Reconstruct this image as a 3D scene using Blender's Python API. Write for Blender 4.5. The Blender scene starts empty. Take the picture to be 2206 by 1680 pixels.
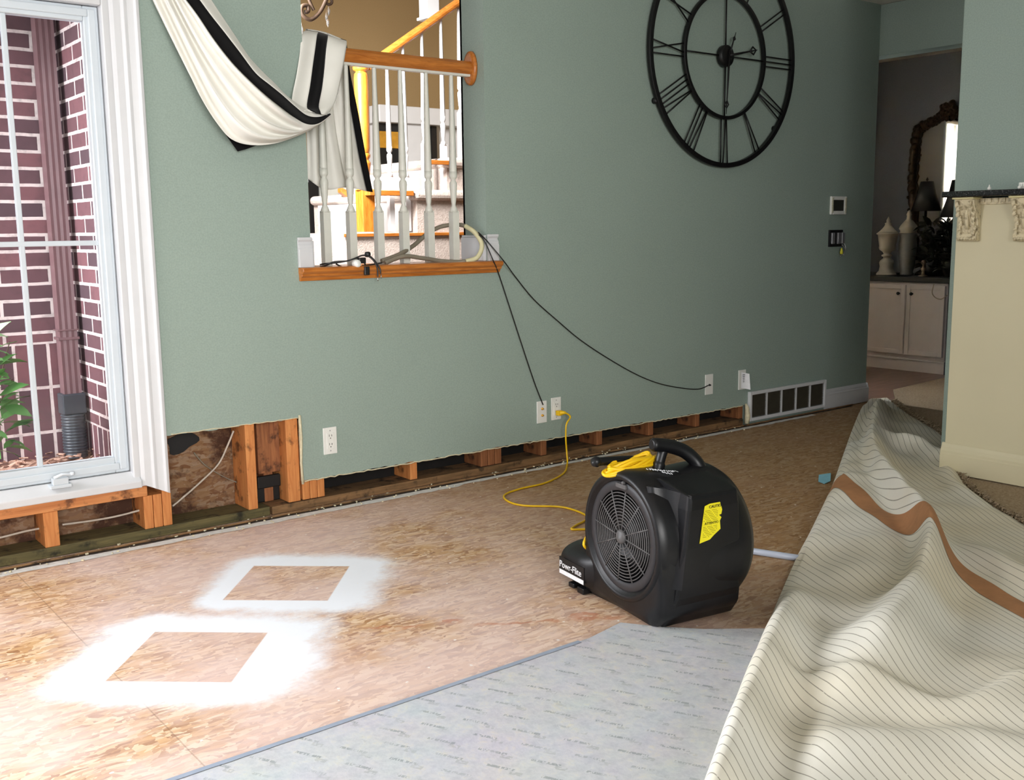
import bpy, bmesh, math, random
import numpy as np
from mathutils import Vector, Matrix
random.seed(7)
PI = math.pi
C = bpy.context.scene.collection
SC = bpy.context.scene

# ---------------------------------------------------------------- camera
F_PX, PITCH, ROLL, YAW, CAMH = 2232.9, .15498, -.012336, .664229, 1.13
fw = np.array([math.sin(YAW)*math.cos(PITCH), math.cos(YAW)*math.cos(PITCH), -math.sin(PITCH)])
rt = np.array([math.cos(YAW), -math.sin(YAW), 0.0])
up = np.cross(rt, fw)
rt, up = math.cos(ROLL)*rt+math.sin(ROLL)*up, -math.sin(ROLL)*rt+math.cos(ROLL)*up
EYE = np.array([0, 0, CAMH])
cam = bpy.data.cameras.new('camera'); camo = bpy.data.objects.new('camera', cam); C.objects.link(camo)
m = Matrix(((rt[0], up[0], -fw[0], 0), (rt[1], up[1], -fw[1], 0), (rt[2], up[2], -fw[2], CAMH), (0, 0, 0, 1)))
camo.matrix_world = m
cam.sensor_fit = 'HORIZONTAL'; cam.sensor_width = 36; cam.lens = F_PX/2206*36
cam.clip_start = .02; cam.clip_end = 200
SC.camera = camo
SC.view_settings.view_transform = 'Standard'; SC.view_settings.look = 'None'
SC.view_settings.exposure = 0.55; SC.view_settings.gamma = 1.0; SC.view_settings.use_curve_mapping = False
# ---------------------------------------------------------------- sky and daylight
W = bpy.data.worlds.new('sky'); SC.world = W; W.use_nodes = True
W.node_tree.nodes['Background'].inputs[0].default_value = (.86, .93, 1, 1)
W.node_tree.nodes['Background'].inputs[1].default_value = .68
def area(name, loc, target, sx, sy, power, col=(1, 1, 1), spread=180):
    l = bpy.data.lights.new(name, 'AREA'); l.shape = 'RECTANGLE'; l.size = sx; l.size_y = sy
    l.energy = power; l.color = col; l.spread = math.radians(spread)
    o = bpy.data.objects.new(name, l); C.objects.link(o); o.location = loc
    o.rotation_euler = (Vector(target)-Vector(loc)).to_track_quat('-Z', 'Y').to_euler()
    return o
area('daylight_front_window', (-1.0, 4.05, 1.6), (.7, 2.3, .2), 1.9, 1.4, 148, (.96, .96, 1), 150)
area('daylight_side_window', (-2.35, 1.4, 1.6), (2.0, 2.1, .8), 1.9, 1.6, 6, (.97, .97, 1))
area('daylight_rear_window', (-.6, -2.35, 1.7), (1.3, 3.77, 1.1), 2.4, 1.6, 35, (1, .98, .96), 76)
area('daylight_stair_hall', (2.05, 4.95, 2.5), (4.2, 6.3, 1.3), .7, .9, 58, (1, .98, .95), 100)
area('daylight_far_hall', (5.76, 5.85, 1.6), (6.9, 4.2, 1.0), .3, 1.2, 190, (.84, .92, 1))

# ---------------------------------------------------------------- pixel helpers (rays of the calibrated view onto real planes)
def ray(px, py): return fw+(px-1103)/F_PX*rt-(py-840)/F_PX*up
YW = 3.77
def Wp(px, py, y=YW):
    d = ray(px, py); p = EYE+d*y/d[1]; return Vector(p)
def Fp(px, py, z=0.0):
    d = ray(px, py); p = EYE+d*(z-CAMH)/d[2]; return Vector(p)
def Xp(px, py, x):
    d = ray(px, py); p = EYE+d*x/d[0]; return Vector(p)

# ---------------------------------------------------------------- materials
def lin(c):
    def f(v):
        v /= 255.0
        return v/12.92 if v <= .04045 else ((v+.055)/1.055)**2.4
    return (f(c[0]), f(c[1]), f(c[2]), 1.0)
class G:
    """tiny node graph writer"""
    def __init__(s, name):
        s.m = bpy.data.materials.new(name); s.m.use_nodes = True
        s.t = s.m.node_tree; s.t.nodes.clear()
        s.out = s.t.nodes.new('ShaderNodeOutputMaterial')
        s.b = s.t.nodes.new('ShaderNodeBsdfPrincipled'); s.t.links.new(s.b.outputs[0], s.out.inputs[0])
    def set(s, sock, v):
        if isinstance(v, bpy.types.NodeSocket): s.t.links.new(v, sock)
        elif v is not None: sock.default_value = v
    def n(s, kind, out=0, props=None, **ins):
        nd = s.t.nodes.new('ShaderNode'+kind)
        for k, v in (props or {}).items(): setattr(nd, k, v)
        for k, v in ins.items():
            key = int(k[1:]) if k[0] == 'i' and k[1:].isdigit() else k.replace('_', ' ')
            s.set(nd.inputs[key], v)
        return nd.outputs[out]
    def math(s, op, a, b=None, c=None):
        nd = s.t.nodes.new('ShaderNodeMath'); nd.operation = op
        s.set(nd.inputs[0], a)
        if b is not None: s.set(nd.inputs[1], b)
        if c is not None: s.set(nd.inputs[2], c)
        return nd.outputs[0]
    def coord(s, kind='Object'): return s.n('TexCoord', kind)
    def mapping(s, v, loc=(0, 0, 0), rot=(0, 0, 0), sc=(1, 1, 1)):
        return s.n('Mapping', Vector=v, Location=loc, Rotation=rot, Scale=sc)
    def noise(s, v, scale=5, detail=3, rough=.5, out=0): return s.n('TexNoise', out, Vector=v, Scale=scale, Detail=detail, Roughness=rough)
    def ramp(s, fac, stops, interp='LINEAR'):
        nd = s.t.nodes.new('ShaderNodeValToRGB'); s.set(nd.inputs[0], fac); cr = nd.color_ramp; cr.interpolation = interp
        while len(cr.elements) < len(stops): cr.elements.new(.5)
        for e, (p, c) in zip(cr.elements, stops):
            e.position = p; e.color = c if len(c) == 4 else tuple(c)+(1,)
        return nd.outputs[0]
    def mix(s, fac, a, b, mode='MIX'):
        nd = s.t.nodes.new('ShaderNodeMix'); nd.data_type = 'RGBA'; nd.blend_type = mode
        s.set(nd.inputs[0], fac); s.set(nd.inputs[6], a); s.set(nd.inputs[7], b); return nd.outputs[2]
    def smooth(s, v, a, b):
        nd = s.t.nodes.new('ShaderNodeMapRange'); nd.interpolation_type = 'SMOOTHSTEP'
        s.set(nd.inputs[0], v); nd.inputs[1].default_value = a; nd.inputs[2].default_value = b; return nd.outputs[0]
    def sep(s, v):
        nd = s.t.nodes.new('ShaderNodeSeparateXYZ'); s.t.links.new(v, nd.inputs[0]); return nd.outputs
    def comb(s, x, y, z=0.0):
        nd = s.t.nodes.new('ShaderNodeCombineXYZ'); s.set(nd.inputs[0], x); s.set(nd.inputs[1], y); s.set(nd.inputs[2], z); return nd.outputs[0]
    def bump(s, h, strength=.3, dist=.01):
        s.set(s.b.inputs['Normal'], s.n('Bump', Height=h, Strength=strength, Distance=dist))
    def base(s, c): s.set(s.b.inputs['Base Color'], c)
    def p(s, **k):
        for a, v in k.items(): s.set(s.b.inputs[a.replace('_', ' ')], v)
        return s
def plain(name, rgb, rough=.5, var=.06, scale=20, bump=0, metal=0, spec=.5):
    g = G(name); c = lin(rgb); v = g.noise(g.coord(), scale, 3)
    lo = tuple(x*(1-var) for x in c[:3])+(1,); hi = tuple(min(1, x*(1+var)) for x in c[:3])+(1,)
    g.base(g.ramp(v, [(.3, lo), (.7, hi)])); g.p(Roughness=rough, Metallic=metal, Specular_IOR_Level=spec)
    if bump: g.bump(g.noise(g.coord(), scale*8, 3), bump, .002)
    return g.m
M = {}
# sage painted drywall, orange-peel texture
def paint(name, rgb):
    g = G(name); co = g.coord(); c = lin(rgb)
    v = g.noise(co, 1.6, 2); fine = g.noise(co, 160, 2)
    a = tuple(x*.96 for x in c[:3])+(1,); b = tuple(x*1.03 for x in c[:3])+(1,)
    col = g.ramp(v, [(.3, a), (.7, b)])
    col = g.mix(.35, col, g.ramp(fine, [(.3, tuple(x*.8 for x in c[:3])+(1,)), (.7, tuple(x*1.2 for x in c[:3])+(1,))]))
    g.base(col); g.p(Roughness=.62, Specular_IOR_Level=.35); g.bump(fine, .12, .002); return g.m
M['sage'] = paint('sage_paint', (151, 167, 157))
M['grey_paint'] = paint('grey_paint', (98, 102, 114))
M['ceiling'] = plain('ceiling_white', (226, 222, 212), .8, .02, 30)
M['beige'] = paint('tan_paint', (158, 133, 94))
M['white'] = plain('white_gloss_paint', (212, 213, 215), .32, .02, 12)
M['cab_white'] = plain('cabinet_white_paint', (240, 234, 234), .35, .02, 12)
M['vinyl'] = plain('white_vinyl', (206, 214, 220), .35, .02, 12)
M['baluster'] = plain('aged_white_paint', (220, 220, 210), .42, .03, 30)
M['gypsum'] = plain('gypsum_core', (214, 204, 172), .9, .15, 60, .5)
M['plastic'] = plain('ivory_plastic', (234, 234, 228), .35, .02, 10)
M['dark_slot'] = plain('dark_slot', (25, 24, 24), .6, .1, 20)
M['black_metal'] = plain('black_iron', (22, 21, 22), .45, .25, 60, .15, .3)
M['chrome'] = plain('bright_metal', (200, 200, 200), .25, .05, 20, 0, 1)
M['brass'] = plain('brass_trim', (214, 160, 60), .4, .15, 20, 0, .5)
def wood(name, dark, light, rough=.5, sc=(3, 3, 30), grain=6, dirt=0, vertical=True):
    g = G(name); co = g.mapping(g.coord(), sc=sc)
    w = g.n('TexNoise', Vector=co, Scale=grain, Detail=5, Roughness=.6, Distortion=.6)
    col = g.ramp(w, [(.3, lin(dark)), (.7, lin(light))])
    if dirt:
        d = g.noise(g.coord(), 14, 4, .6)
        col = g.mix(g.smooth(d, .52, .7), col, lin(tuple(v*dirt for v in dark)))
    g.base(col); g.p(Roughness=rough); g.bump(w, .15, .003); return g.m
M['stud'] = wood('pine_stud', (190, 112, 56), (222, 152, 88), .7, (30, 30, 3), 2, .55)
M['stud_dark'] = wood('dark_pine_stud', (122, 72, 42), (166, 108, 66), .75, (30, 30, 3), 2, .5)  # darker brown copy of the stud pine
M['plate'] = wood('stained_plate_lumber', (92, 70, 44), (150, 112, 74), .8, (3, 30, 30), 2, .6)
M['olive_plate'] = wood('treated_plate_lumber', (66, 62, 36), (112, 100, 62), .8, (3, 30, 30), 2, .5)
M['sill_wood'] = wood('header_lumber', (176, 104, 54), (220, 150, 90), .65, (2, 30, 30), 2, .6)
M['oak'] = wood('oak_varnish', (164, 92, 32), (206, 130, 58), .28, (4, 30, 30), 2.5)
M['oak_v'] = wood('oak_varnish_upright', (176, 100, 30), (222, 144, 58), .3, (30, 30, 4), 2.5)
M['floor_wood'] = wood('hall_plank_floor', (92, 66, 56), (130, 98, 84), .4, (3, 16, 1), 2)

def osb(name, floor=False):
    g = G(name); co = g.coord(); 
    if not floor: co = g.mapping(co, rot=(PI/2, 0, 0))
    wob = g.noise(co, 9, 2, .5, 1)
    co2 = g.n('VectorMath', props={'operation': 'MULTIPLY_ADD'}, i0=wob, i1=(.05, .05, .0), i2=co)
    cols = []
    stops = [(0, lin((150, 104, 64))), (.25, lin((190, 146, 100))), (.5, lin((206, 166, 120))), (.75, lin((226, 198, 164))), (1, lin((172, 130, 94)))]
    def flake(rot, sx, sy, sc):
        mp = g.mapping(co2, rot=(0, 0, rot), sc=(sx, sy, 1))
        v = g.n('TexVoronoi', 1, props={'voronoi_dimensions': '2D'}, Vector=mp, Scale=sc, Randomness=1.0)
        return g.sep(v)[0], v
    a, _ = flake(.5, 1, 4.4, 19); b, _ = flake(-.35, 1, 4.8, 23); c, _ = flake(1.2, 1, 4.0, 21)
    sel = g.noise(co, 24, 2); sel2 = g.noise(g.mapping(co, loc=(3, 1, 0)), 20, 2)
    ca = g.ramp(a, stops); cb = g.ramp(b, stops); cc = g.ramp(c, stops)
    col = g.mix(g.math('GREATER_THAN', sel, .52), ca, cb)
    col = g.mix(g.math('GREATER_THAN', sel2, .57), col, cc)
    # thin dark flake gaps
    mp = g.mapping(co2, rot=(0, 0, .1), sc=(1, 4, 1))
    e = g.noise(mp, 42, 4, .7)
    col = g.mix(g.math('MULTIPLY', g.smooth(e, .58, .74), .65), col, lin((104, 66, 40)))
    e2 = g.noise(g.mapping(co2, rot=(0, 0, -.6), sc=(1, 6, 1)), 30, 3, .6)
    col = g.mix(g.math('MULTIPLY', g.smooth(e2, .62, .74), .5), col, lin((240, 214, 178)))
    big = g.noise(co, 1.3, 3)
    col = g.mix(g.math('MULTIPLY', g.smooth(big, .45, .7), .30), col, lin((206, 160, 140)))
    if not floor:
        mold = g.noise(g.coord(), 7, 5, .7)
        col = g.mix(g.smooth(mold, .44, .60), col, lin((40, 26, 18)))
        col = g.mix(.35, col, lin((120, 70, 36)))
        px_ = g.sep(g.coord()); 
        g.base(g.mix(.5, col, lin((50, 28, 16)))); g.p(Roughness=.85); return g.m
    # boards darker brown away from the window side, paler in patches by it
    xyz = g.sep(co); x, y = xyz[0], xyz[1]
    st = g.noise(g.mapping(co, sc=(1, 2.4, 1)), 3.2, 4, .65)
    far_brown = g.math('MULTIPLY', g.smooth(g.math('ADD', x, g.math('MULTIPLY', st, .9)), 2.0, 3.6), .62)
    col = g.mix(far_brown, col, lin((124, 96, 62)), 'MIX')
    near_pale = g.math('MULTIPLY', g.smooth(g.noise(co, 2.2, 4, .6), .30, .60), .62)
    near_pale = g.math('MULTIPLY', near_pale, g.math('SUBTRACT', 1.0, g.smooth(x, 1.6, 3.0)))
    col = g.mix(near_pale, col, lin((226, 204, 200)))
    # sheet joints
    for (vv, off) in ((y, 2.62), (x, .75)):
        j = g.math('ABSOLUTE', g.math('SUBTRACT', g.math('ADD', vv, g.math('MULTIPLY', g.noise(co, 10, 2), .004)), off+.002))
        if off == .75: col = g.mix(g.math('MULTIPLY', g.math('LESS_THAN', j, .0018), .35), col, lin((110, 84, 64)))
    # reddish water stain track
    nz_ = g.noise(co, 13, 3)
    tr = g.math('ADD', y, g.math('MULTIPLY', g.noise(g.mapping(co, sc=(1, 1, 1)), 9, 3), .22))
    tr = g.math('SUBTRACT', tr, g.math('MULTIPLY', x, -.62))
    trk = g.math('ABSOLUTE', g.math('SUBTRACT', tr, 3.47))
    msk = g.math('MULTIPLY', g.math('LESS_THAN', trk, .012), g.math('MULTIPLY', g.math('GREATER_THAN', x, 1.4), g.math('LESS_THAN', x, 2.05)))
    col = g.mix(g.math('MULTIPLY', msk, g.math('MULTIPLY', g.smooth(nz_, .35, .6), .5)), col, lin((186, 106, 66)))
    # two squares masked out of sprayed white paint
    nz = g.noise(co, 7, 3, .6); nf = g.noise(co, 60, 3, .7)
    for (cx_, cy_, hs, wl, wr, wd, wu) in ((.948, 2.632, .162, .20, .25, .17, .19), (1.418, 3.001, .163, .13, .21, .13, .17)):
        an = math.radians(-41)
        dx = g.math('SUBTRACT', x, cx_); dy = g.math('SUBTRACT', y, cy_)
        u = g.math('ADD', g.math('MULTIPLY', dx, math.cos(an)), g.math('MULTIPLY', dy, math.sin(an)))
        v = g.math('ADD', g.math('MULTIPLY', dx, -math.sin(an)), g.math('MULTIPLY', dy, math.cos(an)))
        au = g.math('ABSOLUTE', u); av = g.math('ABSOLUTE', v)
        mx = g.math('MAXIMUM', au, av)
        outside = g.smooth(mx, hs-.001, hs+.004)
        # different spread per side
        du = g.math('MAXIMUM', g.math('DIVIDE', g.math('SUBTRACT', u, hs), wr), g.math('DIVIDE', g.math('SUBTRACT', g.math('MULTIPLY', u, -1.0), hs), wl))
        dv = g.math('MAXIMUM', g.math('DIVIDE', g.math('SUBTRACT', v, hs), wu), g.math('DIVIDE', g.math('SUBTRACT', g.math('MULTIPLY', v, -1.0), hs), wd))
        du = g.math('MAXIMUM', du, 0.0); dv = g.math('MAXIMUM', dv, 0.0)
        d = g.math('SQRT', g.math('ADD', g.math('MULTIPLY', du, du), g.math('MULTIPLY', dv, dv)))
        d = g.math('ADD', d, g.math('MULTIPLY', g.math('SUBTRACT', nz, .5), .7))
        d = g.math('ADD', d, g.math('MULTIPLY', g.math('SUBTRACT', nf, .5), .25))
        fall = g.math('SUBTRACT', 1.0, g.smooth(d, .42, 1.0))
        col = g.mix(g.math('MULTIPLY', g.math('MULTIPLY', outside, fall), .97), col, lin((240, 244, 250)))
    # plaster drips
    dr = g.n('TexVoronoi', 0, props={'voronoi_dimensions': '2D'}, Vector=co, Scale=4.2)
    col = g.mix(g.math('MULTIPLY', g.math('LESS_THAN', g.math('ADD', dr, g.math('MULTIPLY', nf, .05)), .040), .8), col, lin((240, 236, 230)))
    g.base(col); g.p(Roughness=.6, Specular_IOR_Level=.35); g.bump(e, .25, .003); return g.m
M['osb_floor'] = osb('oriented_strand_subfloor', True)
M['osb_wall'] = osb('stained_sheathing')

def brick(name, soldier_top, axis):
    g = G(name); co = g.coord(); s = g.sep(co); h = s[0] if axis == 'x' else s[1]
    wob = g.math('MULTIPLY', g.noise(co, 18, 2), .004)
    u = g.math('ADD', h, wob); w = g.math('ADD', s[2], wob)
    def bt(vec, bw, rh, off, seed):
        nd = g.t.nodes.new('ShaderNodeTexBrick'); g.set(nd.inputs['Vector'], vec); nd.offset = off
        nd.inputs['Color1'].default_value = lin((88, 66, 72)); nd.inputs['Color2'].default_value = lin((134, 88, 92)); nd.inputs['Mortar'].default_value = lin((226, 208, 204))
        nd.inputs['Scale'].default_value = 1; nd.inputs['Mortar Size'].default_value = .0075; nd.inputs['Mortar Smooth'].default_value = .15
        nd.inputs['Brick Width'].default_value = bw; nd.inputs['Row Height'].default_value = rh; nd.inputs['Bias'].default_value = -.1
        return nd
    a = bt(g.comb(u, w), .205, .0705, .5, 0)
    b = bt(g.comb(u, g.math('SUBTRACT', w, soldier_top-2.0)), .0705, .2, 0.0, 1)
    t = g.math('LESS_THAN', s[2], soldier_top)
    col = g.mix(t, a.outputs[0], b.outputs[0]); fac = g.mix(t, a.outputs[1], b.outputs[1])
    n = g.noise(co, 22, 4, .65)
    col = g.mix(g.math('MULTIPLY', g.smooth(n, .45, .75), .4), col, lin((78, 58, 62)))
    g.base(col); g.p(Roughness=.9); g.bump(g.math('SUBTRACT', 1.0, g.sep(fac)[0]), .6, .006); return g.m
M['brick_x'] = brick('brick_courses', .66, 'x'); M['brick_y'] = brick('brick_return_courses', .30, 'y')

def backing():
    g = G('carpet_backing'); uv = g.coord('UV'); s = g.sep(uv)
    wob = g.math('MULTIPLY', g.noise(g.coord(), 5, 2), .18)
    ph = g.math('FRACT', g.math('ADD', s[0], wob))
    d = g.math('ABSOLUTE', g.math('SUBTRACT', ph, .5))
    nn = g.noise(g.coord(), 120, 3, .6)
    line = g.math('MULTIPLY', g.math('SUBTRACT', 1.0, g.smooth(d, .02, .075)), g.smooth(nn, .22, .42))
    weave = g.n('TexNoise', Vector=g.mapping(uv, sc=(1, 30, 1)), Scale=8, Detail=2)
    yel = g.noise(g.coord(), 1.7, 3)
    col = g.ramp(yel, [(.35, lin((232, 229, 219))), (.65, lin((230, 219, 194)))])
    col = g.mix(.3, col, g.ramp(weave, [(.3, lin((204, 198, 176))), (.7, lin((240, 236, 222)))]))
    col = g.mix(g.math('MULTIPLY', line, .75), col, lin((112, 106, 88)))
    g.base(col); g.p(Roughness=.85); g.bump(g.math('ADD', weave, g.math('MULTIPLY', line, -.6)), .25, .003); return g.m
M['backing'] = backing()
M['seam_tape'] = plain('kraft_tape', (172, 122, 82), .75, .08, 30)
def pile(name, a, b):
    g = G(name); co = g.coord(); n = g.noise(co, 90, 4, .8); n2 = g.noise(co, 9, 3)
    col = g.ramp(n, [(.3, lin(a)), (.7, lin(b))]); col = g.mix(g.math('MULTIPLY', n2, .25), col, lin(a))
    g.base(col); g.p(Roughness=.97, Specular_IOR_Level=.1); g.bump(n, .9, .012); return g.m
M['tan_carpet'] = pile('tan_carpet_pile', (150, 128, 102), (206, 186, 158))
M['stair_carpet'] = pile('pale_stair_carpet', (206, 188, 178), (240, 228, 220))
def pad():
    g = G('carpet_pad_print'); co = g.coord()
    n = g.noise(co, 40, 4, .7); n2 = g.noise(co, 6, 3, .6, 1)
    col = g.ramp(n, [(.3, lin((176, 177, 184))), (.55, lin((192, 192, 196))), (.8, lin((206, 200, 184)))])
    col = g.mix(.10, col, n2)
    for (rot, loc) in ((math.radians(62), (0, 0, 0)),):
        mp = g.mapping(co, loc=loc, rot=(0, 0, rot)); s = g.sep(mp)
        row = g.math('MULTIPLY', s[1], 1/.055)
        ri = g.math('FLOOR', row); rf = g.math('FRACT', row)
        xx = g.math('ADD', g.math('MULTIPLY', s[0], 1/.125), g.math('MULTIPLY', ri, .37))
        xf = g.math('FRACT', xx)
        # a line of small letter-like marks, and a shorter, darker one at its end
        let = g.noise(g.mapping(mp, sc=(1.0, .35, 1)), 260, 1, .5)
        inrow = g.math('MULTIPLY', g.math('GREATER_THAN', rf, .40), g.math('LESS_THAN', rf, .56))
        inx = g.math('MULTIPLY', g.math('GREATER_THAN', xf, .12), g.math('LESS_THAN', xf, .66))
        mk = g.math('MULTIPLY', g.math('MULTIPLY', inrow, inx), g.math('GREATER_THAN', let, .46))
        inr2 = g.math('MULTIPLY', g.math('GREATER_THAN', rf, .16), g.math('LESS_THAN', rf, .40))
        inx2 = g.math('MULTIPLY', g.math('GREATER_THAN', xf, .58), g.math('LESS_THAN', xf, .80))
        mk2 = g.math('MULTIPLY', g.math('MULTIPLY', inr2, inx2), g.math('GREATER_THAN', g.noise(mp, 120, 2), .45))
        vis = g.smooth(g.noise(co, 12, 2), .3, .55)
        col = g.mix(g.math('MULTIPLY', g.math('MULTIPLY', mk, vis), .62), col, lin((120, 128, 128)))
        col = g.mix(g.math('MULTIPLY', g.math('MULTIPLY', mk2, vis), .35), col, lin((130, 136, 130)))
    g.base(col); g.p(Roughness=.55); g.bump(n, .25, .004); return g.m
M['pad'] = pad()
M['duct_tape'] = plain('grey_duct_tape', (150, 160, 176), .45, .06, 30)
def blackplastic():
    g = G('black_moulded_plastic'); co = g.coord(); n = g.noise(co, 220, 2); n2 = g.noise(co, 6, 4, .7)
    g.base(g.ramp(n2, [(.35, lin((11, 11, 13))), (.75, lin((22, 22, 25)))]))
    g.p(Roughness=.38, Specular_IOR_Level=.38); g.bump(n, .12, .001); return g.m
M['black_plastic'] = blackplastic()
M['grey_plastic'] = plain('worn_grey_grille_plastic', (84, 82, 82), .5, .15, 40)
M['yellow'] = plain('yellow_cord_jacket', (236, 190, 18), .4, .06, 30)
M['label_yellow'] = plain('yellow_label_paper', (236, 222, 30), .5, .04, 30)
M['label_white'] = plain('white_label_paper', (235, 235, 238), .5, .05, 60)
M['ink'] = plain('black_ink', (24, 24, 20), .6, .1, 30)
M['ink_white'] = plain('white_marker', (225, 228, 230), .6, .1, 30)
M['cable_black'] = plain('black_cable_jacket', (26, 25, 26), .4, .1, 30)
M['cable_white'] = plain('dusty_white_cable', (196, 184, 170), .6, .1, 30)
M['hose'] = plain('grey_corrugated_hose', (132, 124, 108), .55, .12, 20)
M['hose_cream'] = plain('cream_hose', (206, 200, 160), .5, .06, 20)
M['pvc'] = plain('pale_blue_grey_pipe', (176, 184, 200), .35, .03, 10)
M['blue_tape'] = plain('light_blue_tape', (140, 200, 220), .6, .06, 30)
M['downspout'] = plain('brown_aluminium', (120, 90, 92), .45, .06, 10)
M['drain'] = plain('dark_corrugated_plastic', (62, 66, 72), .4, .08, 10)
M['leaf'] = plain('green_leaf', (92, 140, 74), .4, .35, 9); M['leaf_pale'] = plain('pale_new_leaf', (166, 214, 150), .4, .15, 9)
M['stem'] = plain('twig_brown', (92, 74, 56), .8, .2, 20)
def mulch():
    g = G('bark_mulch'); co = g.coord(); v = g.n('TexVoronoi', 1, Vector=g.mapping(co, sc=(1, 2.5, 1)), Scale=34)
    g.base(g.ramp(g.sep(v)[0], [(0, lin((96, 62, 50))), (.5, lin((178, 134, 112))), (1, lin((222, 186, 164)))])); g.p(Roughness=.95)
    g.bump(g.sep(v)[0], 1, .03); return g.m
M['mulch'] = mulch()
def cloth(name, rgb, trans=.15):
    g = G(name); co = g.coord(); n = g.noise(co, 300, 2); n2 = g.noise(co, 7, 4)
    c = lin(rgb)
    g.base(g.ramp(n2, [(.3, tuple(v*.93 for v in c[:3])+(1,)), (.7, c)])); g.p(Roughness=.9, Specular_IOR_Level=.15)
    g.p(Sheen_Weight=.1); g.bump(n, .15, .001); return g.m
M['cloth'] = cloth('cream_linen', (240, 238, 230)); M['cloth_black'] = cloth('black_cotton_band', (12, 11, 13))
M['cream'] = plain('cream_painted_panel', (212, 202, 168), .5, .03, 2.5)
def carved():
    g = G('antiqued_cream_carving'); co = g.coord(); n = g.noise(co, 45, 4, .7)
    g.base(g.ramp(n, [(.32, lin((150, 134, 104))), (.52, lin((222, 208, 174)))])); g.p(Roughness=.6); g.bump(n, .6, .006); return g.m
M['carved'] = carved()
def granite():
    g = G('black_granite'); co = g.coord(); v = g.noise(co, 160, 3, .8)
    g.base(g.ramp(v, [(.55, lin((14, 14, 15))), (.78, lin((120, 120, 120)))])); g.p(Roughness=.12); return g.m
M['granite'] = granite()
M['urn'] = plain('white_ceramic', (206, 200, 188), .45, .06, 20, .2)
M['urn_grey'] = plain('grey_ceramic', (128, 130, 132), .35, .15, 12, .2)
M['black'] = plain('matte_black', (12, 12, 13), .6, .1, 10)
M['dark_leaf'] = plain('dark_green_foliage', (22, 28, 20), .6, .3, 10)
M['bronze'] = plain('antique_gold_frame', (48, 34, 18), .5, .45, 40, .6, .4)
g = G('mirror_glass'); g.base((.75, .77, .78, 1)); g.p(Metallic=1.0, Roughness=.03); M['mirror'] = g.m
g = G('window_glass'); t = g.n('BsdfTransparent', Color=(.97, .99, 1, 1)); gl = g.n('BsdfGlossy', Color=(1, 1, 1, 1), Roughness=.02)
fr = g.n('Fresnel', IOR=1.25); mx = g.t.nodes.new('ShaderNodeMixShader'); g.set(mx.inputs[0], fr); g.set(mx.inputs[1], t); g.set(mx.inputs[2], gl)
g.t.links.new(mx.outputs[0], g.out.inputs[0]); M['glass'] = g.m
g = G('crystal'); g.base((.95, .95, .95, 1)); g.p(Roughness=.05, Transmission_Weight=.8); M['crystal'] = g.m
M['lcd'] = plain('thermostat_screen', (48, 48, 42), .25, .05, 10)
M['silver'] = plain('galvanised_steel', (176, 176, 178), .35, .08, 30, 0, .7)

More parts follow.
